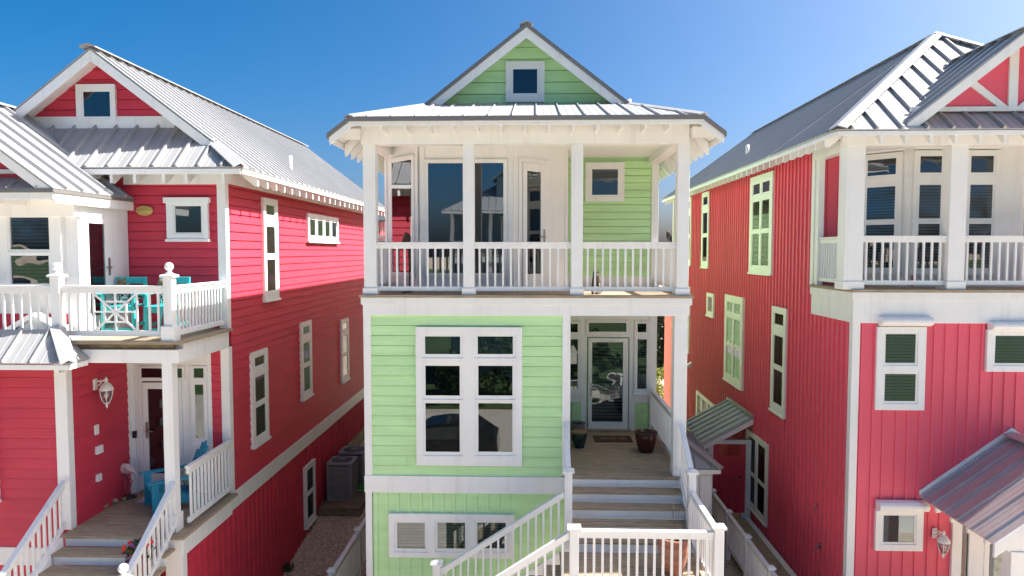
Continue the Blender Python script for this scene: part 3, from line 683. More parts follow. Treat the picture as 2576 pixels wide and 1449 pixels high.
    railing(H, (LX + .02, 9.82, f1), (LX + .02, LY - .03, f1), .93, .12, .12, .032)
    # stairs to the street
    sx0, sx1 = PX + .06, LX - .03; rise, run = .162, .25
    mb = MB(); mb.box(sx0, sx1, 9.50, 9.54, f1 - rise + .004, f1 - .042); mb.build('riser', 'white', H)
    for k in range(1, 14):
        zt_ = f1 - rise * k; y = 9.47 - run * k
        t = boards(H, 'stair_tread', 'deck', sx0 - .02, sx1 + .02, y, y + run + .02, zt_, 'x', .14, .006, .035)
        mb = MB(); mb.box(sx0, sx1, y + .025, y + .05, zt_ - rise + .004, zt_ - .037); mb.build('riser', 'white', t)
    for x in (PX - .02, nx2 + .01):
        yb = 8.42 if x > -6 else 8.0; zb = f1 - .68 * (9.62 - yb)
        railing(H, (x, 9.62, f1), (x, yb, zb), .77, .13, .115, .032)
        newel(H, x, yb - .05, -7.0, zb + .73, .13, .19, .062)
        mb = MB(); mb.beam((x + .04 if x < -6 else x - .04, 9.48, f1), (x + .04 if x < -6 else x - .04, 9.47 - run * 13, f1 - rise * 13), .045, -.3, -.02); mb.build('stringer', 'white', H)
    # main roof
    Xe, ze, s, Xr = -4.652, 1.346, .758, -7.31; zr = ze + s * (Xe - Xr); Ye, Yk, Yw = 10.75, 11.2, 11.63; ks = .91; YE = 21.7
    hz = lambda y: ze + ks * (y - Ye); hd = lambda y: (hz(y) - ze) / s
    FG = Fr((0, Yw, 0), (1, 0)); lf = lambda b: Xr - (zr - b) / s + .04; rf = lambda b: Xr + (zr - b) / s - .04
    mb = MB(); siding(mb, FG, 0, 0, hz(Yw) - .05, zr - .08, .16, lf, rf); mb.build('gable_siding', 'red', H)
    mb = MB(); mb.prism([FG.p(lf(2), 2, -.025), FG.p(rf(2), 2, -.025), FG.p(Xr, zr - .1, -.025)], (0, .1, 0)); mb.build('gable_wall', 'red', H)
    g = q(FG, c1, 150, 590, 870, 612); part(H, 'gable_trim', 'white', (g[0], g[2] + .05, Yw - .04, Yw + .02, g[1] - .14, g[3]))
    window(H, FG, q(FG, c1, 390, 428, 592, 607), [q(FG, c1, 418, 456, 572, 600)], t=.06, back='shade', sill=False, sash=.03, label='square attic window in the crimson gable')
    mb = MB(); yk = Yk
    for gsg in (1, -1):
        X = lambda x: x if gsg > 0 else 2 * Xr - x
        roof_plane(mb, [(X(Xe), Yk, ze), (X(Xe), YE, ze), (X(Xr), YE, zr), (X(Xr), Yk, zr)], (-gsg, 0, s), .30, ribs=False, sw=.04, seam=.03)
        roof_plane(mb, [(X(Xe), Ye, ze), (X(Xe), Yk, ze), (X(Xe - hd(Yk)), Yk, hz(Yk))], (-gsg, 0, s), .30, ribs=False, sw=.04, seam=.03)
    roof_plane(mb, [(Xe, Ye, ze), (Xe - hd(Yw), Yw, hz(Yw)), (2 * Xr - Xe + hd(Yw), Yw, hz(Yw)), (2 * Xr - Xe, Ye, ze)], (0, 1, ks), .365, off=.3, seam=.045, sw=.05)
    cap_line(mb, (Xr, Yk - .08, zr + .02), (Xr, YE + .05, zr + .02), .14)
    cap_line(mb, (Xe + .03, Ye - .03, ze + .015), (Xe - hd(Yk) - .02, Yk, hz(Yk) + .02), .13, up=.05, drop=.07)
    roof = mb.build('roof', 'metal', H)
    mb = MB()
    mb.box(2 * Xr - Xe, Xe, Ye + .005, Ye + .035, ze - .115, ze - .028)
    mb.beam((Xe - .015, Ye + .036, ze), (Xe - .015, YE, ze), .028, -.10, -.028)
    mb.build('fascia', 'white', roof, .003)
    mb = MB()
    for gsg in (1, -1):
        X = lambda x: x if gsg > 0 else 2 * Xr - x
        mb.beam((Xr, Yk + .02, zr - .02), (X(Xe - hd(Yk) + .02), Yk + .02, hz(Yk) - .04), .035, -.2, -.02)
    mb.build('rake_board', 'white', roof, .003)
    mb = MB(); e = .05
    mb.prism([(Xe - .03, Ye + .03, ze - e + .02), (Xe - .03, YE, ze - e + .02), (Xr, YE, zr - e), (Xr, Yk + .03, zr - e), (Xe - hd(Yk), Yk + .03, hz(Yk) - e)], (0, 0, -.02))
    mb.prism([(2 * Xr - Xe, Yk + .03, ze - e + .02), (2 * Xr - Xe, YE, ze - e + .02), (Xr, YE, zr - e), (Xr, Yk + .03, zr - e)], (0, 0, -.02))
    mb.prism([(Xe - .03, Ye + .04, ze - e + .02), (2 * Xr - Xe, Ye + .04, ze - e + .02), (2 * Xr - Xe, Yw, hz(Yw) - e - .05), (Xe - hd(Yw), Yw, hz(Yw) - e - .05)], (0, 0, -.02))
    mb.build('soffit', 'white', roof)
    tails_y(roof, LX + .02, Xe - .035, ze + .18, ze - .04, LY + .25, YE - .2, .41, .10, .2)
    tails_x(roof, [pY(c1(x, 860)[0], 440, 11.0).x for x in (495, 597, 713, 855, 966, 1150)], LY - .02, Ye + .045, ze + .1, ze - .06, .06, .19)
    part(H, 'frieze_board', 'white', (PX, LX + .03, LY - .035, LY, zt - .12, ze - .05), (LX - .001, LX + .02, LY + .101, YB, zt - .1, ze + .05))
    mb = MB(); mb.tube([(-5.15, 14.4, 1.6), (-5.15, 14.4, 2.02)], .04, 10); mb.build('vent_pipe', 'white', roof)
    # cross gable over the bay
    ex, ez, cs, rx = -6.69, .885, .735, -8.75; rz = ez + cs * (ex - rx); y0 = 9.36
    mb = MB()
    roof_plane(mb, [(ex, y0, ez), (ex, 11.28, ez), (rx, 12.4, rz), (rx, y0, rz)], (-1, 0, cs), .36, off=.12, seam=.05, sw=.05)
    roof_plane(mb, [(2 * rx - ex, y0, ez), (2 * rx - ex, 11.28, ez), (rx, 12.4, rz), (rx, y0, rz)], (1, 0, cs), .36, seam=.05, sw=.05)
    cap_line(mb, (rx, y0 - .03, rz + .02), (rx, 12.2, rz + .02), .13)
    roof_plane(mb, [(ex - .05, y0 - .0, ez - .005), (2 * rx - ex, y0, ez - .005), (2 * rx - ex, 9.7, ez + .18), (ex - .25, 9.7, ez + .18)], (0, 1, .41), .42)
    r2 = mb.build('cross_gable_roof', 'metal', H)
    mb = MB(); mb.beam((ex - .01, y0, ez), (ex - .01, 11.29, ez), .03, -.06, -.02); mb.box(2 * rx - ex, ex, y0 - .012, y0 + .012, ez - .06, ez - .01); mb.build('drip_edge', 'drip', r2)
    mb = MB(); mb.beam((rx, y0 + .03, rz), (ex - .05, y0 + .03, ez + .03), .04, -.19, -.03); mb.build('rake_board', 'white', r2, .003)
    mb = MB(); mb.box(2 * rx - ex, ex - .02, y0 + .013, y0 + .045, ez - .15, ez - .055); mb.beam((ex - .03, y0 + .046, ez), (ex - .03, 11.29, ez), .03, -.2, -.055); mb.build('fascia', 'white', r2, .003)
    mb = MB(); mb.box(2 * rx - ex, ex - .05, y0 + .05, 11.29, ez - .12, ez - .09); mb.build('soffit', 'white', r2)
    part(H, 'bay_beam', 'white', (FARX, PX + .06, 9.93, BYF + .1, .52, ez - .121), (PX - .1, PX + .06, BYF + .101, LY - .03, .55, ez - .121))
    mb = MB(); mb.prism([(-6.85, 9.72, ez + .12), (2 * rx + 6.85, 9.72, ez + .12), (rx, 9.72, rz - .12)], (0, .03, 0)); mb.build('gable_wall', 'red', H)
    mb = MB()
    for b in ((FARX, -7.05, ez + .24, ez + .30), (FARX, -7.35, ez + .44, ez + .48)): mb.box(b[0], b[1], 9.69, 9.719, b[2], b[3])
    for x in (-7.55, -7.95, -8.35): mb.box(x - .025, x + .025, 9.692, 9.718, ez + .301, ez + .439)
    mb.build('gable_lattice', 'white', H)
    tails_x(r2, [-8.1, -7.55], BYF - .03, y0 + .06, ez - .1, ez - .12, .12, .08)
    # little porch roof under the balcony rail
    lz0, lz1 = -1.54, -1.12
    mb = MB(); xe = -6.42
    roof_plane(mb, [(FARX, 9.15, lz0), (xe, 9.15, lz0), (-6.84, 9.57, lz1), (FARX, 9.57, lz1)], (0, 1, 1), .40, off=.25)
    roof_plane(mb, [(xe, 9.15, lz0), (xe, 9.62, lz0), (-6.84, 9.62, lz1), (-6.84, 9.57, lz1)], (-1, 0, 1), .40, ribs=False)
    cap_line(mb, (xe + .02, 9.13, lz0 + .02), (-6.86, 9.59, lz1 + .03), .10, up=.04, drop=.05)
    r3 = mb.build('pent_roof', 'metal', H)
    mb = MB(); mb.box(FARX, xe - .02, 9.17, 9.2, lz0 - .1, lz0 - .028); mb.box(xe - .05, xe - .02, 9.201, 9.6, lz0 - .1, lz0 - .028); mb.build('fascia', 'white', r3, .003)
    tails_x(r3, [-8.2, -7.62, -6.62], PY0 - .03, 9.2, lz0 - .02, lz0 - .06, .1, .09)
    ax, az = pY(95, 786, 9.9).x, pY(95, 786, 9.9).z
    mb = MB(); mb.beam((ax, 9.85, az), (ax + .62, 9.85, az - .36), .22, -.08, 0); mb.beam((ax, 9.85, az), (ax - .72, 9.85, az - .42), .22, -.08, 0); mb.build('eyebrow_gable', 'white', H, .004)
    mb = MB(); mb.prism([(ax, 9.8, az - .09), (ax + .6, 9.8, az - .44), (ax - .7, 9.8, az - .5)], (0, .1, 0)); mb.build('eyebrow_panel', 'white', H)
    # rear porch seen past the back corner
    mb = MB(); mb.box(LX - .6, LX + .42, 22.3, 23.4, .98, 1.04); rr = mb.build('rear_porch_roof', 'metal', H)
    part(H, 'rear_wall', 'red', (LX - .5, LX + .12, 22.35, 23.2, .55, .97), bevel=0)
    mb = MB(); mb.box(LX - .5, LX + .38, 22.3, 22.36, .36, .46)
    for k in range(7): mb.bar((LX + .06 + k * .055, 22.33, .46), (LX + .1 + k * .055, 22.33, .97), .02, .02)
    mb.build('rear_lattice', 'white', H)
    part(H, 'rear_porch_beam', 'white', (LX - .5, LX + .4, 22.32, 22.5, .2, .32)); part(H, 'rear_porch_post', 'white', (LX + .2, LX + .33, 22.32, 22.46, -6.9, .2))
    return H
FLAG[0] = 1; LH = left_house(); FLAG[0] = False

# ---------------------------------------------------------------- coral house on the right
def right_house():
    RY = 12.0; RX = pY(2143, 950, RY).x; f2 = pY(2135, 728, RY).z; YB = 27.0; RI = 13.75; FARX = 13.2
    H = thing('house', 'coral pink house with board and batten walls, white shutter boxes and cross gabled metal roof', 'house', (8.5, RY, -6.9))
    F = Fr((0, RY, 0), (1, 0)); FS = Fr((RX, 0, 0), (0, -1)); FRc = Fr((0, RI, 0), (1, 0))
    zbm = pY(2200, 366, RY).z; zb0 = pY(2150, 812, RY).z; zb1 = pY(2150, 755, RY).z; ze = 2.026
    part(H, 'wall', 'pink', (RX + .001, FARX, RY + .001, YB, -7.65, f2 - .06), bevel=0)
    part(H, 'wall', 'pink', (RX + .001, FARX, RI + .001, YB - .01, f2 - .059, ze - .03), bevel=0)
    mb = MB(); battens(mb, FS, -YB, -RY - .1, -7.65, zb0 + .0, .2, .05, .034); mb.build('batten_siding', 'pink', H)
    mb = MB(); battens(mb, FS, -YB, -RI - .1, zb0, ze - .0, .2, .05, .034); mb.build('batten_siding', 'pink', H)
    mb = MB(); battens(mb, F, RX + .1, FARX, -7.65, zb0, .205, .05, .02, joints=(pY(2200, 1000, RY).z, pY(2300, 1273, RY).z)); mb.build('batten_siding', 'pink', H)
    mb = MB(); battens(mb, FRc, RX, 6.3, f2, ze, .2, .05, .02); mb.build('batten_siding', 'pink', H)
    part(H, 'corner_board', 'white', (RX - .022, RX + .11, RY - .03, RY + .1, -7.65, zb0)); part(H, 'corner_board', 'white', (RX - .024, RX + .1, RI - .03, RI + .12, f2, ze - .02))
    part(H, 'rim_board', 'white', (RX - .06, FARX, RY - .07, RY + .1, zb1, f2 - .045)); part(H, 'rim_board', 'white', (RX - .03, FARX, RY - .045, RY + .1, zb0, zb1 - .001))
    part(H, 'rim_board', 'white', (RX - .058, RX + .1, RY + .101, RI + .0, zb1, f2 - .046)); part(H, 'rim_board', 'white', (RX - .028, RX + .1, RY + .101, RI + .0, zb0 + .0, zb1 - .001))
    boards(H, 'balcony_floor', 'deck', RX - .08, FARX, RY - .10, RI + .02, f2, 'x', .14, .005, .04)
    # bay
    bx = 6.25; P1, P2 = (bx, RI), (7.02, 12.97); P3, P4 = (9.02, 12.97), (9.8, RI)
    mb = MB(); mb.prism([(bx, RI + .1, f2 + .001), (*P1, f2 + .001), (*P2, f2 + .001), (*P3, f2 + .001), (*P4, f2 + .001), (9.8, RI + .1, f2 + .001)], (0, 0, ze - f2 - .03)); mb.build('bay_wall', 'white', H)
    B1 = Fr((bx, RI, 0), (P2[0] - P1[0], P2[1] - P1[1])); B2 = Fr((P2[0], P2[1], 0), (1, 0)); B3 = Fr((P3[0], P3[1], 0), (P4[0] - P3[0], P4[1] - P3[1]))
    q = lambda fr, c, *a: fr.rect(*rc(c, *a))
    L = 1.095
    def trip(fr, a0, a1, zt, zb, **k):
        h = zt - zb; A, B = a0 + .08, a1 - .08
        window(H, fr, (a0, zb - .05, a1, zt + .07), [(A, zt - h * .178, B, zt), (A, zb + h * .43, B, zt - h * .245), (A, zb, B, zb + h * .42)], t=.06, back=['dark', 'blind', 'blind'], sash=.035, **k)
    zt, zb = B2.px(*z_rb(1060, 203))[1], B2.px(*z_rb(1040, 1150))[1]
    a = [B2.px(*z_rb(x, 600))[0] for x in (893, 1215, 1305, 1590)]
    trip(B1, .2, .93, zt, zb, gl='glass_wavy'); trip(B2, a[0], a[1], zt, zb, gl='glass_wavy'); trip(B2, a[2], a[3], zt, zb, gl='glass_wavy'); trip(B3, .17, .93, zt, zb, gl='glass_wavy')
    mb = MB(); B2.box(mb, .03, .055, f2, zbm, .001, .012); mb.build('painted_strip', 'pink', H)
    for fr, x0, x1 in ((B1, .1, 1.0), (B2, a[0] - .02, a[1] + .02), (B2, a[2] - .02, a[3] + .02)):
        mb = MB(); fr.box(mb, x0, x1, zt + .09, zt + .30, .0, .1); mb.build('shutter_box', 'white', H, .03)
    # posts, beam, rails
    PXs = [pY(2124, 550, RY).x, pY(2386, 550, RY).x, pY(2386, 550, RY).x + 1.82, pY(2386, 550, RY).x + 3.6]
    w = pY(2172, 550, RY).x - PXs[0]; w2 = pY(2428, 550, RY).x - PXs[1]
    for i, x in enumerate(PXs): post(H, x, x + (w if i == 0 else w2), RY - .03, RY - .03 + w2, f2, zbm, .14)
    post(H, RX - .01, RX + .1, RI - .2, RI - .04, f2, zbm, .0)
    part(H, 'porch_beam', 'white', (PXs[0] - .02, FARX, RY - .05, RY + .2, zbm, ze + .15)); part(H, 'porch_beam', 'white', (RX - .03, RX + .17, RY + .201, RI, zbm - .02, ze - .02))
    part(H, 'porch_ceiling', 'white', (RX + .1, FARX, RY + .2, RI, zbm + .1, zbm + .13))
    xr = [PXs[0] + w, PXs[1], PXs[1] + w2, PXs[2], PXs[2] + w2, PXs[3]]
    for i in (0, 2, 4): railing(H, (xr[i], RY + .06, f2), (xr[i + 1], RY + .06, f2), .93, .12, .137, .034)
    railing(H, (RX + .05, RY + .2, f2), (RX + .05, RI - .2, f2), .93, .12, .105, .034)
    # front windows below, with roll down shutter boxes
    def shut(r, panes, box, **k):
        window(H, F, r, panes, t=.07, sill=False, **k)
        x0, z0, x1, z1 = box; mb = MB(); r_ = (z1 - z0); y = RY
        prof = [(0, 0), (.07, -.0), (.15, .03), (.185, .085), (.175, .13), (.13, .165), (0, .18)]
        mb.prism([(x0, y - .02 - a, z0 + b * r_ / .18) for a, b in prof], (x1 - x0, 0, 0)); mb.build('shutter_box', 'white', H, .008)
    shut(q(F, c6, 1086, 255, 1307, 652), [q(F, c6, 1118, 280, 1276, 440), q(F, c6, 1114, 470, 1276, 622)], q(F, c6, 1093, 205, 1336, 252), gl='glass_wavy', back=['blind', 'blind'], sash=.035, label='tall double window with a rusty ended white shutter box')
    shut(q(F, c6, 1610, 268, 1960, 470), [q(F, c6, 1640, 288, 1920, 442)], q(F, c6, 1616, 230, 1970, 272), gl='glass_wavy', back='blind', sash=.035)
    shut(q(F, c6, 1080, 1128, 1300, 1322), [q(F, c6, 1108, 1145, 1268, 1292)], q(F, c6, 1082, 1080, 1316, 1132), gl='glass_big', back='curtain', sash=.03)
    # side windows
    def sw(u0, u1, vt, vb, panes, **k):
        a0, a1 = FS.px(u0, 700)[0], FS.px(u1, 700)[0]
        window(H, FS, (a0, FS.px(u1, vb)[1], a1, FS.px(u1, vt)[1]), panes, frac=True, t=.06, gl='glass_dim', **k)
    D2 = [(x0, x1, a, b) for x0, x1 in ((.12, .46), (.54, .88)) for a, b in ((.80, .93), (.44, .75), (.07, .42))]
    def sc(c, x0, yt, x1, yb): (u0, v0), (u1, v1) = c(x0, yt), c(x1, yb); return u0, u1, v0, v1
    sw(*sc(c5, 482, 808, 588, 1296), D2); sw(*sc(c5, 254, 903, 287, 1263), DH); sw(*sc(c5, 180, 930, 203, 1252), DH)
    sw(*sc(c6, 287, 101, 321, 213), [(.2, .8, .15, .88)]); sw(*sc(c6, 376, 120, 463, 564), D2); sw(*sc(c6, 604, 172, 673, 701), DH); sw(*sc(c6, 180, 65, 203, 388), DH)
    sw(*sc(c6, 243, 640, 330, 780), [(.08, .3, .1, .9), (.38, .62, .1, .9), (.7, .92, .1, .9)]); sw(*sc(c6, 491, 838, 597, 1237), [(.1, .45, .46, .94), (.1, .45, .06, .44), (.55, .9, .46, .94), (.55, .9, .06, .44)])
    for x, y in ((820, 1112), (825, 1305)):
        a_, b_ = FS.px(*c6(x, y)); mb = MB(); p = FS.p(a_, b_, .02); mb.tube([p, p + V((-.06, 0, .0)), p + V((-.09, -.02, -.05)), p + V((-.09, -.03, -.1))], .016, 8); mb.box(p.x - .012, p.x + .02, p.y - .04, p.y + .04, p.z - .05, p.z + .05); mb.build('hose_bib', 'steel', H)
    a_, b_ = FS.px(*c6(207, 437)); p = FS.p(a_, b_, .02); mb = MB(); mb.hexa([p + V(v) for v in ((-.2, -.1, -.1), (0, -.1, -.12), (0, .1, -.12), (-.2, .1, -.1), (-.12, -.1, .0), (0, -.1, .1), (0, .1, .1), (-.12, .1, .0))]); mb.build('vent_hood', 'white', H)
    # roofs
    Xe, Ye, Xr, Ya, zr = 5.014, 11.6, 8.51, 15.0, 4.582; XR = 2 * Xr - Xe; YE = 27.1
    s = (zr - ze) / (Xr - Xe); hs = (zr - ze) / (Ya - Ye)
    mb = MB()
    roof_plane(mb, [(Xe, Ya, ze), (Xe, YE, ze), (Xr, YE, zr), (Xr, Ya, zr)], (1, 0, s), .2, ribs=False, sw=.03, seam=.025)
    roof_plane(mb, [(Xe, Ye, ze), (Xe, Ya, ze), (Xr, Ya, zr)], (1, 0, s), .2, ribs=False, sw=.03, seam=.025)
    roof_plane(mb, [(XR, Ye, ze), (XR, YE, ze), (Xr, YE, zr), (Xr, Ya, zr)], (-1, 0, s), .3, ribs=False)
    roof_plane(mb, [(Xe, Ye, ze), (XR, Ye, ze), (Xr, Ya, zr)], (0, 1, hs), .41, off=.15, seam=.05, sw=.05)
    cap_line(mb, (Xr, Ya, zr + .02), (Xr, YE, zr + .02), .14)
    cap_line(mb, (Xe + .0, Ye - .02, ze + .02), (Xr, Ya, zr + .03), .15, up=.045, drop=.06); cap_line(mb, (XR, Ye - .02, ze + .02), (Xr, Ya, zr + .03), .15, up=.045, drop=.06)
    roof = mb.build('roof', 'metal', H)
    mb = MB(); mb.box(Xe + .02, XR, Ye + .0, Ye + .035, ze - .10, ze - .028); mb.beam((Xe + .02, Ye + .036, ze), (Xe + .02, YE, ze), .03, -.10, -.028); mb.build('fascia', 'white', roof, .003)
    mb = MB(); e = .05
    mb.prism([(Xe + .03, Ye + .03, ze - e + .02), (Xe + .03, YE, ze - e + .02), (Xr, YE, zr - e - .02), (Xr, Ya, zr - e - .02)], (0, 0, -.02)); mb.prism([(Xe + .03, Ye + .03, ze - e + .02), (XR, Ye + .03, ze - e + .02), (Xr, Ya, zr - e - .02)], (0, 0, -.02)); mb.build('soffit', 'white', roof)
    tails_y(roof, RX - .02, Xe + .04, ze + .2, ze - .04, RY + .15, YE - .3, .40, .10, .18)
    tails_x(roof, [pY(c5(x, 650)[0], 380, 11.75).x for x in (1085, 1200, 1315, 1432, 1545, 1660, 1775, 1890)], RY - .05, Ye + .04, ze + .1, ze - .06, .05, .17, .05)
    mb = MB(); vy = pX(1880, 380, 6.0).y; vz = ze + s * (6.0 - Xe); mb.tube([(6.0, vy, vz), (6.0, vy, vz + .25)], .05, 10); mb.build('vent_pipe', 'white', roof)
    gx, gz, gs, gr = 6.217, 2.164, .79, 8.134; grz = gz + gs * (gr - gx); y0 = 11.68; Yw = 12.05
    mb = MB()
    for g in (1, -1):
        X = lambda x: x if g > 0 else 2 * gr - x
        roof_plane(mb, [(X(gx), y0, gz), (X(gx), 11.80, gz), (X(gr), 13.85, grz), (X(gr), y0, grz)], (g, 0, gs), .36, off=.1, seam=.05, sw=.06)
    cap_line(mb, (gr, y0 - .05, grz + .02), (gr, 13.75, grz + .02), .14)
    r2 = mb.build('cross_gable_roof', 'metal', H)
    mb = MB()
    for g in (1, -1):
        X = lambda x: x if g > 0 else 2 * gr - x
        mb.beam((gr, y0 + .02, grz), (X(gx), y0 + .02, gz), .04, -.22, -.03)
    mb.build('rake_board', 'white', r2, .003)
    mb = MB(); 
    for g in (1, -1):
        X = lambda x: x if g > 0 else 2 * gr - x
        mb.prism([(X(gx + .02), y0 + .04, gz - .04), (X(gx + .02), 11.80, gz - .04), (X(gr), 13.75, grz - .045), (X(gr), y0 + .04, grz - .045)], (0, 0, -.02))
    mb.build('soffit', 'white', r2)
    zg0 = pY(2480, 281, Yw).z; zg1 = pY(2480, 269, Yw).z
    mb = MB(); mb.prism([(gr - (grz - zg0) / gs + .05, Yw, zg0), (gr + (grz - zg0) / gs - .05, Yw, zg0), (gr, Yw, grz - .05)], (0, .1, 0)); mb.build('gable_wall', 'pink', H)
    part(H, 'gable_trim', 'white', (gr - 1.7, gr + 1.7, Yw - .05, Yw, zg0, zg1))
    mb = MB(); mb.box(gr - .075, gr + .075, Yw - .04, Yw - .001, zg1, grz - .2); mb.build('king_post', 'white', H, .003)
    for g in (1, -1):
        mb = MB(); mb.prism([(gr - g * .08, Yw - .035, zg1 + .001), (gr - g * .25, Yw - .035, zg1 + .001), (gr - g * .76, Yw - .035, zg1 + .38), (gr - g * .66, Yw - .035, zg1 + .46)], (0, .034, 0)); mb.build('gable_brace', 'white', H, .003)
    # entrance roof at the lower right
    px, pz, pr = 6.76, -4.29, 8.30; ps = .733; prz = pz + ps * (pr - px); y1 = 10.03
    mb = MB()
    for g in (1, -1):
        X = lambda x: x if g > 0 else 2 * pr - x
        roof_plane(mb, [(X(px), y1, pz), (X(px), RY - .03, pz), (X(pr), RY - .03, prz), (X(pr), y1, prz)], (g, 0, ps), .34, off=.2, seam=.035, sw=.05)
    cap_line(mb, (pr, y1 - .03, prz + .02), (pr, RY - .03, prz + .02), .16)
    r3 = mb.build('entrance_roof', 'awning', H)
    mb = MB()
    for g in (1, -1):
        X = lambda x: x if g > 0 else 2 * pr - x
        mb.beam((pr, y1 - .0, prz), (X(px), y1 - .0, pz), .045, -.2, -.0)
    mb.build('rake_board', 'white', r3, .003); mb = MB()
    for g in (1, -1):
        X = lambda x: x if g > 0 else 2 * pr - x
        mb.beam((pr, RY - .026, prz + .01), (X(px), RY - .026, pz + .01), .03, -.02, .1)
    mb.build('flashing_board', 'white', r3, .003)
    tails_y(r3, px + .35, px + .03, pz + .2, pz - .03, y1 + .25, RY - .2, .42, .2, .08, .05)
    part(H, 'entrance_beam', 'white', (px + .28, 2 * pr - px - .28, y1 + .12, y1 + .3, pz - .16, pz + .1)); part(H, 'entrance_gable', 'pink', (px + .7, 2 * pr - px - .7, y1 + .16, y1 + .2, pz + .101, pz + .55), bevel=0)
    for x in (pY(2532, 1400, y1 + .2).x, pY(2532, 1400, y1 + .2).x + 1.9): post(H, x, x + .2, y1 + .1, y1 + .3, -6.9, pz - .161, 0, 'entrance_post')
    k = lambda x: F.px(*c6(x, 1350))[0]
    part(H, 'entry_surround', 'white', (k(1440), k(1486), RY - .06, RY, -6.9, -4.2), (k(1520), k(1592), RY - .062, RY, -6.9, -4.2), (k(1486), k(1520), RY - .055, RY, -4.5, -4.2), (k(1592), k(1592) + 1.1, RY - .058, RY, -4.45, -4.2), (k(1592) + 1.1, k(1592) + 1.3, RY - .064, RY, -6.9, -4.2))
    mb = MB(); F.box(mb, k(1486), k(1520), -6.9, -4.5, .02, .03); mb.build('sidelight_pane', 'glass_wavy', H); mb = MB(); F.box(mb, k(1486), k(1520), -6.9, -4.5, .006, .01); mb.build('sidelight_backing', 'dark', H)
    door(H, F, (k(1592) + .01, -6.8, k(1592) + 1.09, -4.46), (k(1592) + .1, -6.5, k(1592) + .98, -4.55), gl='glass_big', back='curtain', hand=1)
    # outdoor shower lean-to on the side wall
    y0, y1 = 17.25, 19.3; xl = 4.28; zl, zh = -4.86, -4.17
    mb = MB(); roof_plane(mb, [(xl, y0 - .12, zl), (xl, y1, zl), (RX - .03, y1, zh), (RX - .03, y0 - .12, zh)], (RX - xl, 0, zh - zl), .34, off=.1, seam=.05, sw=.1, ribs=False)
    mb.beam((RX - .05, y0 - .14, zh + .02), (RX - .05, y1, zh + .02), .12, .0, .05)
    r4 = mb.build('shower_roof', 'metal', H)
    mb = MB(); mb.beam((xl, y0 - .1, zl), (RX - .03, y0 - .1, zh), .04, -.16, -.03); mb.build('rake_board', 'white', r4, .003); mb = MB(); mb.box(xl, xl + .03, y0 - .07, y1, zl - .14, zl - .03); mb.build('fascia', 'white', r4, .003)
    dz = pY(1835, 1107, y0).z; dl, dr_ = 4.44, RX - .03
    part(H, 'shower_frame', 'white', (dl, dl + .12, y0 - .02, y0 + .1, -6.85, dz - .1), (dr_ - .13, dr_, y0 - .02, y0 + .1, -6.85, dz - .1), (dl, dr_, y0 - .021, y0 + .101, dz - .1, dz))
    part(H, 'shower_wall', 'pink', (dl, dl + .03, y0 + .1, y1 - .1, -6.85, -4.9), bevel=0)
    mb = MB(); n = 7; x0, x1 = dl + .13, dr_ - .14
    lo = -6.65; hi = dz - .1; dd = (x0 + .16, x1 - .13)
    mb.box(x0, dd[0] - .006, y0 + .02, y0 + .05, lo - .1, hi); mb.box(dd[1] + .006, x1, y0 + .02, y0 + .05, lo - .1, hi)
    mb.build('shower_side_panel', 'red', H)
    mb = MB()
    for i in range(n): mb.box(dd[0] + (dd[1] - dd[0]) * i / n + .002, dd[0] + (dd[1] - dd[0]) * (i + 1) / n - .002, y0 + .015, y0 + .045, lo, hi - .3)
    dd_ = mb.build('shower_door', 'red', H); mb = MB(); mb.box(dd[1] - .04, dd[1] + .03, y0 + .0, y0 + .014, -5.75, -5.70); mb.build('latch', 'black', dd_)
    part(H, 'shower_base', 'white', (dr_ - .25, dr_, y0 - .03, y0 + .1, -6.9, -6.66))
    # rear bay
    part(H, 'rear_bay', 'pink', (5.2, RX + .0, 25.6, 27.2, -7.65, -2.0), bevel=0); part(H, 'rear_bay_band', 'white', (5.15, RX, 25.55, 27.2, -1.999, -1.6))
    mb = MB(); mb.box(5.17, RX, 25.57, 25.63, -.8, -.72); mb.box(5.17, 5.3, 25.571, 25.7, -1.6, 2.0); mb.box(5.17, RX, 25.572, 25.62, -1.5, -1.44)
    for i in range(3): mb.box(5.33 + i * .1, 5.36 + i * .1, 25.58, 25.61, -1.45, -.79)
    mb.build('rear_porch_rail', 'white', H)
    fb = Fr((0, 25.6, 0), (1, 0)); window(H, fb, (5.25, -5.3, 5.48, -2.9), [(.2, .8, .08, .92)], frac=True); mb = MB(); mb.box(5.15, RX, 25.35, 25.59, -2.85, -2.6); mb.build('shutter_box', 'white', H, .05)
    return H
RH = right_house()
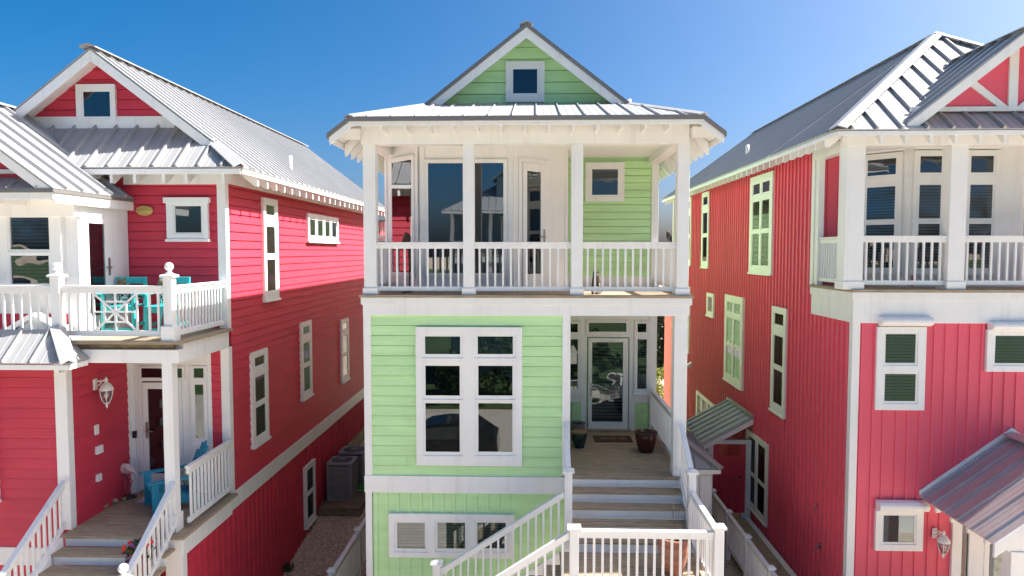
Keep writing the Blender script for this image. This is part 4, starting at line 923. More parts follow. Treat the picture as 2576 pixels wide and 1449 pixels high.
# covered side entrance on the lime house
def side_entry():
    x1 = pY(1727, 1000, 12).x; y0, y1 = 14.5, 17.2; xe, zh, ze = 4.02, -3.72, -4.64
    s = (zh - ze) / (xe - x1); mb = MB()
    roof_plane(mb, [(xe, y0, ze), (xe, y1, ze), (x1 + .06, y1, zh), (x1 + .06, y0 + .75, zh)], (-1, 0, s), .35, ribs=False)
    roof_plane(mb, [(xe, y0, ze), (x1 + .06, y0, ze), (x1 + .06, y0 + .75, zh)], (0, .75, zh - ze), .35, ribs=False)
    cap_line(mb, (xe + .02, y0 - .02, ze + .02), (x1 + .08, y0 + .75, zh + .02), .11, up=.04, drop=.05)
    r = mb.build('side_entry_roof', 'metal', GH)
    part(GH, 'side_entry_beam', 'white', (x1 + .03, xe - .15, y0 + .15, y0 + .3, ze - .2, ze - .03), (xe - .3, xe - .16, y0 + .301, y1, ze - .2, ze - .03))
    mb = MB(); mb.beam((xe - .02, y0 + .03, ze), (xe - .02, y1, ze), .03, -.12, -.03); mb.box(x1 + .06, xe - .04, y0 + .02, y0 + .05, ze - .12, ze - .028); mb.build('fascia', 'white', r, .003)
    tails_y(r, xe - .3, xe - .04, ze + .12, ze - .05, y0 + .2, y1 - .2, .5, .18, .08)
    post(GH, xe - .42, xe - .16, y0 + .14, y0 + .31, -6.9, ze - .2, 0, 'side_entry_post')
    mb = MB(); mb.box(x1 + .45, x1 + .6, y0 + .12, y0 + .149, -5.3, -5.05); mb.build('dark_hole_plate', 'black', GH)  # black plate painted for the darkness of a square hole in the panel
    part(GH, 'side_entry_panel', 'white', (x1 + .03, xe - .43, y0 + .15, y0 + .2, -6.9, ze - .201))
side_entry()

# ---------------------------------------------------------------- smaller things
def rough_mat(name, col, **k): M[name] = mat(name, col, **k); return name
rough_mat('ac_case', (.30, .30, .31), rough=.5, metal=.3, var=.12); rough_mat('ac_dark', (.03, .03, .033), rough=.6)
rough_mat('pot_red', (.075, .016, .012), rough=.18, var=.25, vscale=6); rough_mat('pot_green', (.018, .035, .035), rough=.2, var=.4, vscale=8)
rough_mat('pot_tan', (.30, .19, .10), rough=.6, var=.2); rough_mat('pot_grey', (.16, .17, .16), rough=.6, var=.2)
rough_mat('terracotta', (.36, .16, .11), rough=.75, var=.5, vscale=1.2, stretch=(1, 1, 16), col2=(.20, .075, .05), bump=.3, bscale=6)
rough_mat('soil', (.03, .022, .015), rough=.95); rough_mat('leaf', (.045, .10, .02), rough=.6, var=.5, vscale=5); rough_mat('leaf_dark', (.02, .05, .012), rough=.6, var=.6, vscale=3)
rough_mat('leaf_bright', (.22, .26, .02), rough=.6, var=.5, vscale=4); rough_mat('dry_grass', (.20, .16, .05), rough=.8, var=.3); rough_mat('bark', (.10, .075, .05), rough=.9, var=.3, bump=.4)
rough_mat('flower_red', (.65, .012, .012), rough=.5); rough_mat('flower_purple', (.16, .02, .22), rough=.5); rough_mat('flamingo', (.76, .58, .60), rough=.5, var=.1); rough_mat('flamingo_leg', (.60, .16, .19), rough=.5)
rough_mat('shell', (.50, .38, .25), rough=.7, var=.4, vscale=18); rough_mat('mat_brown', (.085, .045, .022), rough=.95, var=.3, vscale=30, bump=.4); rough_mat('mat_tan', (.17, .11, .05), rough=.95)
rough_mat('mat_pale', (.46, .44, .47), rough=.95, var=.2, vscale=12); rough_mat('mat_red', (.45, .06, .045), rough=.95); rough_mat('mat_leaf', (.16, .30, .10), rough=.95)
rough_mat('bird_brown', (.05, .028, .016), rough=.6, var=.3, vscale=14); rough_mat('bird_black', (.008, .008, .009), rough=.5); rough_mat('cat_brown', (.075, .036, .022), rough=.6, var=.5, vscale=16)
rough_mat('cat_white', (.6, .58, .55), rough=.6, var=.7, vscale=22); rough_mat('cat_tabby', (.20, .13, .08), rough=.85, var=.9, vscale=22, col2=(.02, .016, .014))
rough_mat('lamp_yellow', (.60, .42, .13), rough=.35); rough_mat('hose_green', (.05, .32, .03), rough=.35); rough_mat('cushion', (.40, .50, .38), rough=.9, var=.5, vscale=15)
rough_mat('lamp_white', (.74, .72, .70), rough=.4)
M['frosted'] = glass('lamp_glass', (.8, .74, .74), 0, 1, .8)
m = mat('patterned_cloth', (.62, .62, .60), .9, var=.1, vscale=30, col2=(.02, .02, .025)); cr = [n for n in m.node_tree.nodes if n.type == 'VALTORGB'][0]; cr.color_ramp.elements[0].position = .47; cr.color_ramp.elements[1].position = .52; M['pattern'] = m
m = mat('dark_patterned_cloth', (.5, .5, .45), .9, var=.1, vscale=22, col2=(.012, .013, .018)); cr = [n for n in m.node_tree.nodes if n.type == 'VALTORGB'][0]; cr.color_ramp.elements[0].position = .60; cr.color_ramp.elements[1].position = .63; M['pattern_dark'] = m

class Loc:          # build in a thing's own axes, then turn it about z
    def __init__(s, o, rot): s.o = V(o); s.m = Matrix.Rotation(rot, 3, 'Z')
    def __call__(s, mb): mb.v = [s.m @ v + s.o for v in mb.v]; return mb
def rbox(mb, x0, x1, y0, y1, z0, z1, r=.06):      # rounded upright box
    pts = []
    for cx, cy, a0 in ((x1 - r, y1 - r, 0), (x0 + r, y1 - r, 90), (x0 + r, y0 + r, 180), (x1 - r, y0 + r, 270)):
        for k in range(5): a = R(a0 + k * 22.5); pts.append((cx + r * math.cos(a), cy + r * math.sin(a), z0))
    mb.prism(pts, (0, 0, z1 - z0)); return mb
def ac_unit(x, y, z, h, w, label, d=.6):
    t = thing('air_conditioner', label, 'air conditioner', (x, y, z), 'air conditioners on the timber platform')
    mb = MB(); rbox(mb, x - w / 2 + .012, x + w / 2 - .012, y - d / 2 + .012, y + d / 2 - .012, z + .04, z + h - .06, .06)
    mb.build('coil', 'ac_dark', t)
    mb = MB(); n = 26
    for k in range(n):
        zz = z + .06 + (h - .15) * k / n; rbox(mb, x - w / 2, x + w / 2, y - d / 2, y + d / 2, zz, zz + (h - .15) / n * .62, .06)
    for sx in (-1, 1):
        for sy in (-1, 1): mb.box(x + sx * (w / 2 - .03) - .025, x + sx * (w / 2 - .03) + .025, y + sy * (d / 2 - .03) - .025, y + sy * (d / 2 - .03) + .025, z + .02, z + h - .06)
    for k in range(1, 6):
        mb.box(x - w / 2 + w * k / 6 - .004, x - w / 2 + w * k / 6 + .004, y - d / 2 - .004, y - d / 2, z + .05, z + h - .08); mb.box(x + w / 2, x + w / 2 + .004, y - d / 2 + d * k / 6 - .004, y - d / 2 + d * k / 6 + .004, z + .05, z + h - .08)
    mb.build('louvred_casing', 'ac_case', t)
    mb = MB(); rbox(mb, x - w / 2 - .005, x + w / 2 + .005, y - d / 2 - .005, y + d / 2 + .005, z, z + .05, .06); mb.build('base_pan', 'ac_case', t)
    mb = MB(); rbox(mb, x - w / 2 - .008, x + w / 2 + .008, y - d / 2 - .008, y + d / 2 + .008, z + h - .07, z + h - .015, .065); tp = mb.build('top_panel', 'ac_case', t, .012)
    mb = MB(); mb.lathe((x, y, z + h - .014), [(w * .40, 0), (w * .40, .003)], 28); mb.build('fan_opening', 'black', tp)
    mb = MB()
    for k in range(1, 7):
        r_ = w * .4 * k / 6; pts = [(x + r_ * math.cos(a * math.pi / 14), y + r_ * math.sin(a * math.pi / 14), z + h + .002) for a in range(29)]; mb.tube(pts, .003, 4)
    for k in range(12): a = k * math.pi / 6; mb.tube([(x, y, z + h + .004), (x + w * .4 * math.cos(a), y + w * .4 * math.sin(a), z + h + .004)], .0035, 4)
    mb.lathe((x, y, z + h), [(w * .12, 0), (w * .12, .012), (w * .1, .016)], 20); mb.build('fan_guard', 'ac_case', tp)
    mb = MB(); mb.box(x - .06, x + .06, y - d / 2 - .018, y - d / 2 - .002, z + h * .72, z + h * .72 + .025); mb.build('badge', 'steel', t, .008)
FLAG[0] = 2
pz = -5.88
t = thing('timber_platform', 'rough treated timber platform carrying the air conditioners above the gravel', 'platform', (-4.4, 16.4, -6.3))
mb = MB()
for k in range(17): mb.box(-4.95, -3.98, 15.30 + k * .15, 15.44 + k * .15, pz - .04, pz)
mb.build('deck_planks', 'wood', t, .004)
part(t, 'front_beam', 'wood', (-4.95, -3.98, 15.26, 15.30, pz - .2, pz - .002)); part(t, 'side_beam', 'wood', (-4.02, -3.98, 15.301, 17.85, pz - .19, pz - .041))
for x in (-4.72, -4.06):
    for y in (15.35, 17.7): part(t, 'leg', 'wood', (x - .05, x + .05, y - .05, y + .05, -6.5, pz - .041))
ac_unit(-4.58, 15.98, pz, .92, .60, 'grey air conditioner at the front end of the timber platform')
ac_unit(-4.52, 16.82, pz, .92, .66, 'grey air conditioner standing directly behind the front one')
ac_unit(-4.22, 17.62, pz, .80, .56, 'dark air conditioner farthest back, half hidden by the lime house corner')
mb = MB(); rbox(mb, -4.30, -4.04, 16.3, 16.55, pz, pz + .10, .03); rbox(mb, -4.32, -4.02, 16.28, 16.57, pz + .1, pz + .13, .04)
t = thing('plastic_box', 'bright green plastic box on the timber platform beside the air conditioners', 'box', (-4.17, 16.42, pz)); mb.build('box_body', 'hose_green', t)
mb = MB(); mb.tube([(-4.28, 16.27, pz + .05), (-4.06, 16.27, pz + .05)], .018, 8); mb.build('handle', 'lamp_white', t)
LXg = pY(573, 850, 11.3).x
mb = MB(); mb.hexa([(LXg + .02, 13.6, -6.45), (LXg + .14, 13.6, -6.45), (LXg + .14, 14.9, -6.27), (LXg + .02, 14.9, -6.27), (LXg + .02, 13.6, -6.22), (LXg + .14, 13.6, -6.22), (LXg + .14, 14.9, -6.05), (LXg + .02, 14.9, -6.05)])
tag(mb.build('timber_plank', 'wood', None, .006), 'brown timber plank lying on gravel along the crimson wall', 'plank')

# fences
def fence(x, ys, zf, top, label, back):
    t = thing('picket_railing', label, 'fence', (x, ys[0], zf))
    for i, y in enumerate(ys): newel(t, x, y, zf - .3, top, .105, .15, name='fence_post')
    for a, b in zip(ys, ys[1:]): railing(t, (x, a + .05, zf), (x, b - .05, zf), top - zf - .02, .12, .105, .03, name='rail')
    railing(t, (x, ys[-1] + .05, zf), (x, back, zf), top - zf - .02, .12, .105, .03, name='rail')
FLAG[0] = 1
fence(-3.47, [9.6, 11.4, 13.15], -6.46, -5.50, 'pale grey picket railing beside the gravel, left of the lime house', 14.6)
FLAG[0] = False
fence(4.40, [11.15, 12.5, 13.9, 15.25, 16.6], -6.75, -5.86, 'grey picket railing along the boardwalk, below the coral wall', 17.2)

FLAG[0] = 1
# balcony chairs with cat cushions
def balcony_chair(x, y, z, rot, label):
    t = thing('balcony_chair', label, 'chair', (x, y, z), 'turquoise chairs on the balcony'); L = Loc((x, y, z), rot)
    def b(n, *bx, m='turq'):
        mb = MB()
        for q in bx: mb.box(*q)
        return L(mb).build(n, m, t, .006)
    for sx in (-1, 1):
        x0 = sx * .22 - .025
        b('front_leg', (x0, x0 + .05, -.27, -.22, 0, .62)); mb = MB(); mb.bar((sx * .22, .20, 0), (sx * .21, .30, .88), .05, .05, (0, 1, 0)); L(mb).build('rear_leg', 'turq', t, .006)
        b('arm', (sx * .25 - .045, sx * .25 + .045, -.31, .26, .62, .645)); b('side_stretcher', (x0 + .01, x0 + .04, -.219, .2, .12, .17))
    b('seat', *[(-.245, .245, -.28 + k * .085, -.203 + k * .085, .425, .448) for k in range(6)])
    b('seat_apron', (-.194, .194, -.262, -.24, .34, .424)); b('footrest', (-.194, .194, -.275, -.2, .06, .10))
    for k, (z0, z1) in enumerate(((.52, .57), (.62, .67), (.77, .88))): b('back_rail', (-.19, .19, .262 + .1 * (z0 - .5), .284 + .1 * (z0 - .5), z0, z1))
balcony_chair(-6.50, 10.62, -1.29, R(10), 'turquoise wooden chair on the balcony, nearer the glazed door')
balcony_chair(-5.80, 10.62, -1.29, R(6), 'turquoise wooden chair on the balcony, partly behind the corner post')
def cat_cushion(x, y, z, label):
    t = thing('cat_cushion', label, 'cushion', (x, y, z), 'cat shaped cushions on the balcony chairs')
    mb = MB(); mb.ball((x, y, z + .145), .125, 12, (.82, .5, 1.15)); mb.build('body', 'pattern', t)
    mb = MB(); mb.ball((x, y - .01, z + .315), .072, 12, (1.05, .62, .9)); 
    for s in (-1, 1): mb.lathe((x + s * .047, y, z + .355), [(.028, 0), (.015, .035), (.002, .06)], 8, 1, .5)
    hd = mb.build('head', 'cat_tabby', t)
    for s in (-1, 1): mb = MB(); mb.ball((x + s * .028, y - .052, z + .325), .010, 6); mb.build('eye', 'bird_black', hd)
cat_cushion(-6.56, 10.66, -.82, 'cat shaped cushion on the chair nearer the glazed door')
cat_cushion(-5.90, 10.66, -.82, 'cat shaped cushion on the chair behind the corner post')
mb = MB(); mb.ball((-6.37, 10.70, -.68), .125, 12, (1, .42, 1.05)); tag(mb.build('cushion', 'pattern_dark'), 'dark patterned cushion on the chair nearer the glazed door', 'cushion')

# left entry porch
f1 = -4.115
x, y = -6.86 + .02, 11.02
t = thing('flamingo_statue', 'pale pink flamingo statue on a black base in the crimson porch corner', 'statue', (x, y, f1))
mb = MB(); mb.lathe((x + .06, y, f1), [(.13, 0), (.13, .01), (.10, .03), (.02, .035)], 20); mb.build('base', 'black', t)
mb = MB(); mb.tube([(x + .02, y, f1 + .03), (x + .01, y, f1 + .2), (x + .0, y, f1 + .40)], .010, 8); mb.build('leg', 'flamingo_leg', t)
mb = MB(); mb.tube([(x + .05, y - .02, f1 + .03), (x + .13, y - .02, f1 + .24), (x + .16, y - .02, f1 + .27), (x + .05, y - .01, f1 + .41)], .010, 8); mb.build('leg', 'flamingo_leg', t)
mb = MB(); mb.tube([(x + .19, y, f1 + .42), (x + .13, y, f1 + .455), (x + .05, y, f1 + .49), (x - .03, y, f1 + .50), (x - .09, y, f1 + .48), (x - .115, y, f1 + .44), (x - .10, y, f1 + .405), (x - .06, y, f1 + .42), (x - .04, y, f1 + .50), (x - .05, y, f1 + .58), (x - .085, y, f1 + .635), (x - .13, y, f1 + .635), (x - .155, y, f1 + .59), (x - .15, y, f1 + .54)],
                   [.012, .05, .085, .085, .06, .035, .028, .024, .022, .021, .022, .024, .026, .008], 12); mb.build('body', 'flamingo', t)
for k in range(4): mb = MB(); mb.tube([(x + .05, y - .07 + k * .02, f1 + .53 - k * .02), (x + .15, y - .075 + k * .03, f1 + .49 - k * .02), (x + .24, y - .06 + k * .03, f1 + .42 - k * .012)], [.03, .028, .004], 8); mb.build('wing_feather', 'flamingo', t)
for i, (dx, dy, r_, sc, lb) in enumerate(((.0, -.28, .055, (1.1, .8, .8), 'round tan shell next to the flamingo base'), (-.035, -.48, .06, (.8, 1.3, .6), 'long grey tan shell in the middle of the row along the crimson wall'), (-.07, -.74, .04, (1, 1.1, .8), 'small pale shell at the front end of the row along the crimson wall'), (.08, -.16, .035, (1, 1, 1), 'spiky brown shell touching the flamingo base'))):
    mb = MB(); mb.ball((x + dx, y + dy, f1 + r_ * sc[2]), r_, 10, sc); 
    for k in range(6): a = random.uniform(0, 6.28); p = V((x + dx + r_ * .7 * sc[0] * math.cos(a), y + dy + r_ * .7 * sc[1] * math.sin(a), f1 + r_ * 1.1)); mb.tube([p, p + V((.02 * math.cos(a), .02 * math.sin(a), .02))], [.012, .002], 6)
    tag(mb.build('sea_shell', 'shell'), lb, 'shell', 'shells along the crimson porch wall')
t = thing('doormat', 'pale doormat with a red beach picture on the crimson porch', 'doormat', (-6.2, 10.95, f1))
part(t, 'pile', 'mat_pale', (-6.52, -5.86, 10.76, 11.1, f1 + .003, f1 + .015), bevel=0)
mb = MB(); mb.lathe((-6.28, 11.02, f1 + .016), [(.14, 0), (.13, .002)], 16, 1, .28); mb.build('parasol_picture', 'mat_red', t); mb = MB(); mb.lathe((-6.02, 11.04, f1 + .016), [(.11, 0), (.1, .002)], 16, 1, .25); mb.build('leaf_picture', 'mat_leaf', t)
mb = MB()
for k in range(3): mb.hexa([(-6.33 + k * .06, 10.82, f1 + .0155), (-6.30 + k * .06, 10.82, f1 + .0155), (-6.25 + k * .06, 10.95, f1 + .0155), (-6.28 + k * .06, 10.95, f1 + .0155), (-6.33 + k * .06, 10.82, f1 + .018), (-6.30 + k * .06, 10.82, f1 + .018), (-6.25 + k * .06, 10.95, f1 + .018), (-6.28 + k * .06, 10.95, f1 + .018)])
mb.build('chair_picture', 'mat_red', t)
def adirondack(x, y, z, rot):
    t = thing('adirondack_chair', 'blue slatted garden armchair behind the railing of the crimson porch', 'chair', (x, y, z)); L = Loc((x, y, z), rot)
    for sx in (-1, 1):
        mb = MB(); mb.box(sx * .30 - .018, sx * .30 + .018, -.40, -.30, 0, .52); L(mb).build('front_leg', 'blue', t, .004)
        mb = MB(); mb.prism([(sx * .26 - .016, -.38, .36), (sx * .26 - .016, -.38, .24), (sx * .26 - .016, .42, 0), (sx * .26 - .016, .50, 0), (sx * .26 - .016, .30, .18)], (.032, 0, 0)); L(mb).build('side_rail', 'blue', t, .004)
        mb = MB(); mb.prism([(sx * .33 - .07, -.46, .52), (sx * .33 + .07, -.46, .52), (sx * .33 + .07, .1, .52), (sx * .33 + .03, .34, .52), (sx * .33 - .04, .34, .52)], (0, 0, .022)); L(mb).build('arm', 'blue', t, .004)
    for k in range(5):
        xx = -.22 + k * .11; top = .98 - .045 * (k - 2) ** 2; mb = MB(); mb.bar((xx * .8, .16, .20), (xx * 1.12, .16 + (top - .2) * .42, top), .098, .02, (0, 1, 0)); L(mb).build('back_slat', 'blue', t, .006)
    mb = MB()
    for k in range(6): f = k / 5; mb.hexa([(-.28, -.40 + k * .1, .365 - f * .14), (.28, -.40 + k * .1, .365 - f * .14), (.28, -.31 + k * .1, .35 - f * .14), (-.28, -.31 + k * .1, .35 - f * .14), (-.28, -.40 + k * .1, .385 - f * .14), (.28, -.40 + k * .1, .385 - f * .14), (.28, -.31 + k * .1, .37 - f * .14), (-.28, -.31 + k * .1, .37 - f * .14)])
    L(mb).build('seat', 'blue', t)
    mb = MB(); mb.bar((-.3, .36, .52), (.3, .36, .52), .03, .07); L(mb).build('back_brace', 'blue', t)
    mb = MB(); mb.ball((0, .17, .45), .17, 12, (1, .4, 1)); L(mb); tag(mb.build('cushion', 'cushion'), 'pale green cushion on the blue garden armchair', 'cushion')
adirondack(-5.80, 10.70, f1, R(-50))
def lantern(name, wall_pt, n, label, grp):
    p = V(wall_pt); n = V(n); t = thing(name, label, 'wall lamp', p, grp); sd = V((-n.y, n.x, 0))
    mb = MB(); mb.hexa([p - sd * .05 + V((0, 0, -.10)), p + sd * .05 + V((0, 0, -.10)), p + sd * .05 + n * .03 + V((0, 0, -.10)), p - sd * .05 + n * .03 + V((0, 0, -.10)), p - sd * .05 + V((0, 0, .08)), p + sd * .05 + V((0, 0, .08)), p + sd * .05 + n * .03 + V((0, 0, .08)), p - sd * .05 + n * .03 + V((0, 0, .08))]); mb.build('back_plate', 'lamp_white', t, .015)
    c = p + n * .19; mb = MB(); mb.tube([p + V((0, 0, .02)), p + n * .08 + V((0, 0, .045)), p + n * .15 + V((0, 0, .05)), c + V((0, 0, .05))], .014, 8); mb.tube([p + V((0, 0, -.05)), p + n * .08 + V((0, 0, -.02)), p + n * .12 + V((0, 0, .04))], .010, 8); mb.build('bracket', 'lamp_white', t)
    mb = MB(); mb.lathe(c + V((0, 0, -.08)), [(.105, -.02), (.105, 0), (.085, .04), (.055, .085), (.022, .105), (.022, .13), (.03, .14), (.012, .175), (.004, .19)], 18); mb.build('cap', 'lamp_white', t)
    mb = MB(); mb.lathe(c + V((0, 0, -.30)), [(.035, 0), (.06, .06), (.08, .13), (.088, .2)], 16); mb.build('globe', 'frosted', t)
    mb = MB(); mb.ball(c + V((0, 0, -.18)), .03, 8, (1, 1, 1.6)); mb.build('bulb', 'lamp_white', t)
    mb = MB()
    for k in range(6): a = k * math.pi / 3; mb.tube([c + V((r_ * math.cos(a), r_ * math.sin(a), zz)) for r_, zz in ((.096, -.1), (.092, -.17), (.07, -.24), (.038, -.30))], .007, 6)
    mb.build('cage', 'lamp_white', t)
    mb = MB(); mb.lathe(c + V((0, 0, -.36)), [(.003, -.03), (.012, -.01), (.022, .01), (.012, .03), (.045, .055), (.045, .07)], 14); mb.build('bottom_finial', 'lamp_white', t)
a = pX(*c2(405, 622), -6.845); lantern('wall_lantern', a, (1, 0, 0), 'white carriage lantern on the shaded crimson porch wall', 'white wall lanterns')
FLAG[0] = False
a = pY(*c6(1364, 1238), 11.975); lantern('wall_lantern', a, (.35, -.94, 0), 'white carriage lantern on the coral wall beside the entrance roof', 'white wall lanterns')
FLAG[0] = 1
a = pY(*c1(732, 1060), 11.29); t = thing('bulkhead_lamp', 'oval yellowish bulkhead lamp on the crimson wall above the balcony', 'wall lamp', a)
mb = MB(); mb.ball(a + V((0, -.02, 0)), .105, 12, (1.28, .3, .72)); mb.build('lens', 'lamp_yellow', t)
mb = MB(); mb.tube([a + V((.135 * math.cos(k * .3142), -.03, .075 * math.sin(k * .3142))) for k in range(21)], .010, 6)
for xo in (-.05, 0, .05): mb.tube([a + V((xo, -.048, -.07)), a + V((xo, -.058, 0)), a + V((xo, -.048, .07))], .006, 6)
mb.tube([a + V((-.13, -.048, 0)), a + V((0, -.062, 0)), a + V((.13, -.048, 0))], .006, 6); mb.build('guard', 'lamp_yellow', t)

FLAG[0] = False
# lime house porch things
f1 = -3.98
def pot(x, y, z, h, r, rb, m, label, rim=None, name='flower_pot', soil=True):
    t = thing(name, label, 'flower pot', (x, y, z))
    mb = MB(); mb.lathe((x, y, z), [(rb, 0), (rb + (r - rb) * .45, h * .3), (rb + (r - rb) * .82, h * .62), (r * .97, h * .9), (r * .95, h * .93), (r * 1.03, h * .955), (r * 1.03, h), (r * .90, h), (r * .86, h * .86)], 28); b = mb.build('pot_body', m, t)
    if rim: mb = MB(); mb.lathe((x, y, z + h * .94), [(r * .98, 0), (r * 1.07, .008), (r * 1.07, h * .075), (r * .9, h * .085), (r * .88, .02)], 28); mb.build('rim', rim, t)
    mb = MB(); mb.lathe((x, y, z + h * .84), [(r * .87, 0), (r * .87, .012)], 24); mb.build('soil', 'soil', t)
    return t
pot(2.24, 13.5, f1, .40, .225, .14, 'pot_red', 'glossy red brown flower pot on the lime porch deck by the side railing')
pot(.93, 13.75, f1, .32, .165, .10, 'pot_green', 'dark green glazed flower pot with tan rim in the lime porch corner', 'pot_tan')
pot(.93, 14.42, f1, .34, .175, .11, 'pot_grey', 'grey flower pot behind the dark green glazed pot')
zl = f1 - .9
t = pot(2.13, 10.22, zl, .58, .25, .14, 'terracotta', 'large banded terracotta pot of dry grass on the stair landing')
for k in range(16):
    a = random.uniform(0, 6.28); r_ = random.uniform(.02, .15); q = V((2.13 + r_ * math.cos(a), 10.22 + r_ * math.sin(a), zl + .49)); L_ = random.uniform(.12, .25) if k > 5 else random.uniform(.5, .8)
    mb = MB(); mb.tube([q, q + V((.05 * math.cos(a), .05 * math.sin(a), L_ * .6)), q + V((random.uniform(.05, .2) * math.cos(a), .1 * math.sin(a), L_))], [.005, .004, .002] if k > 5 else [.004, .003, .002], 5); mb.build('grass_stem', 'dry_grass' if k > 5 else 'bark', t)
mb = MB()
for k in range(90):
    a = random.uniform(0, 6.28); r_ = random.uniform(.02, .22); q = V((2.13 + r_ * math.cos(a), 10.22 + r_ * math.sin(a), zl + .5)); d = V((random.uniform(-.06, .06), random.uniform(-.06, .06), random.uniform(.05, .13))); s_ = V((.012, .006, 0)); mb.face([q - s_, q + s_, q + d])
mb.build('dry_leaves', 'dry_grass', t)
t = thing('doormat', 'dark brown doormat with three tan shapes before the lime house door', 'doormat', (1.68, 14.35, f1))
part(t, 'pile', 'mat_brown', (1.28, 2.08, 14.12, 14.6, f1 + .003, f1 + .018), bevel=.004)
for k in range(3): mb = MB(); mb.lathe((1.48 + k * .2, 14.36, f1 + .0185), [(.085, 0), (.08, .003)], 16, 1, .9); mb.build('shell_picture', 'mat_tan', t)
# sitting cat statue
x, y, z = 1.13, 12.36, pY(1330, 742, 12).z
t = thing('cat_statue', 'brown sitting cat statue with pale painted feet on the upper porch floor', 'statue', (x, y, z))
mb = MB(); mb.tube([(x, y + .02, z + .0), (x, y + .03, z + .07), (x, y + .03, z + .16), (x - .005, y + .01, z + .25), (x - .01, y - .0, z + .31), (x - .01, y - .01, z + .36), (x - .01, y - .01, z + .385)], [.085, .095, .085, .07, .06, .055, .02], 14)
for s in (-1, 1): mb.tube([(x - .01 + s * .038, y, z + .36), (x - .01 + s * .045, y, z + .42)], [.022, .003], 8); mb.tube([(x + s * .035, y - .06, z + .2), (x + s * .035, y - .075, z + .0)], [.03, .026], 8)
mb.build('body', 'cat_brown', t)
mb = MB(); mb.ball((x - .01, y - .06, z + .335), .018, 8); mb.build('muzzle', 'cat_brown', t)
for s in (-1, 1): mb = MB(); mb.ball((x + s * .038, y - .085, z + .045), .034, 10, (1, 1.2, 1.3)); mb.build('painted_foot', 'cat_white', t)
mb = MB(); mb.tube([(x + .07, y + .04, z + .03), (x + .11, y + .02, z + .06), (x + .10, y - .01, z + .14)], [.022, .018, .01], 8); mb.build('tail', 'cat_brown', t)
# tall wading bird statue
x, y = -2.36, 12.62
t = thing('wading_bird_statue', 'dark brown long legged bird statue behind the upper porch railing', 'statue', (x, y, z))
mb = MB(); mb.lathe((x, y, z), [(.09, 0), (.09, .012), (.02, .02)], 16); mb.build('base', 'bird_brown', t)
for s in (-1, 1): mb = MB(); mb.tube([(x + s * .045, y, z + .01), (x + s * .05, y + .01, z + .45), (x + s * .03, y, z + .92)], .013, 8); mb.build('leg', 'bird_brown', t)
mb = MB(); mb.tube([(x - .10, y + .12, z + .86), (x - .04, y + .06, z + .93), (x, y, z + .98), (x + .02, y - .05, z + 1.03), (x + .02, y - .08, z + 1.075), (x + .01, y - .11, z + 1.085), (x, y - .2, z + 1.07)], [.012, .06, .082, .07, .045, .03, .006], 12); mb.build('body', 'bird_brown', t)
# crow on the side rail
gx1 = pY(1727, 1000, 12).x; x, y, z2 = gx1 - .06, 13.45, z + .931
t = thing('crow_figurine', 'black crow figurine perched on the side rail of the upper porch', 'statue', (x, y, z2))
mb = MB(); mb.tube([(x + .07, y + .12, z2 + .03), (x + .03, y + .05, z2 + .09), (x, y, z2 + .13), (x - .02, y - .03, z2 + .18), (x - .03, y - .05, z2 + .215), (x - .05, y - .10, z2 + .20)], [.01, .045, .052, .036, .028, .004], 10); mb.build('body', 'bird_black', t)
for s in (-1, 1): mb = MB(); mb.tube([(x + s * .02, y, z2), (x + s * .02, y, z2 + .09)], .006, 6); mb.build('leg', 'bird_black', t)
# house shaped porch lantern on the hidden side wall of the recess
xw = pY(1430, 1000, 12).x; cy = 14.0; cx = pY(1441, 890, cy).x; zt = pY(1441, 868, cy).z; zb = pY(1441, 914, cy).z
t = thing('porch_lantern', 'white house shaped lantern on the lime porch wall, mostly behind the corner post', 'wall lamp', (xw, cy, zb))
mb = MB(); mb.box(cx - .075, cx + .075, cy - .075, cy + .075, zb, zb + .012)
for sx in (-1, 1):
    for sy in (-1, 1): mb.box(cx + sx * .068 - .008, cx + sx * .068 + .008, cy + sy * .068 - .008, cy + sy * .068 + .008, zb + .012, zb + .21)
for k in range(1, 4): mb.box(cx - .075, cx + .075, cy - .073, cy - .066, zb + .05 * k, zb + .05 * k + .006)
for k in (-1, 0, 1): mb.box(cx + k * .035 - .003, cx + k * .035 + .003, cy - .074, cy - .067, zb + .012, zb + .21)
mb.build('cage', 'lamp_white', t); mb = MB(); mb.box(cx - .06, cx + .06, cy - .06, cy + .06, zb + .013, zb + .205); mb.build('diffuser', 'lamp_white', t)
mb = MB(); mb.lathe((cx, cy, zb + .21), [(.115, 0), (.10, .02), (.03, .14), (.012, zt - zb - .21)], 4); mb.build('roof', 'lamp_white', t); mb = MB(); mb.tube([(xw, cy, zb + .26), (cx, cy, zb + .26)], .012, 8); mb.build('bracket', 'lamp_white', t)

# flowers on the left stair
FLAG[0] = 1
def leaf_cloud(mb, c, rad, n, s0, s1, flat=1.0):
    c = V(c)
    for k in range(n):
        d = V((random.gauss(0, 1), random.gauss(0, 1), random.gauss(0, 1))).normalized(); rr = random.random() ** .45
        p = c + V((d.x * rad[0] * rr, d.y * rad[1] * rr, d.z * rad[2] * rr)); s = random.uniform(s0, s1)
        a = V((random.gauss(0, 1), random.gauss(0, 1), random.gauss(0, .6))).normalized(); b = a.cross(V((random.gauss(0, 1), random.gauss(0, 1), random.gauss(0, 1)))).normalized()
        mb.face([p - a * s, p + b * s * .5, p + a * s, p - b * s * .5])
p_ = pY(352, 1425, 9.0); x, y, zt = p_.x, 9.0, -4.115 - .324
t = thing('potted_flowers', 'pot of red and purple flowers on the crimson house steps behind the railing', 'potted plant', (x, y, zt))
mb = MB(); mb.lathe((x, y, zt), [(.09, 0), (.13, .18), (.14, .2), (.12, .2)], 18); mb.build('pot_body', 'terracotta', t)
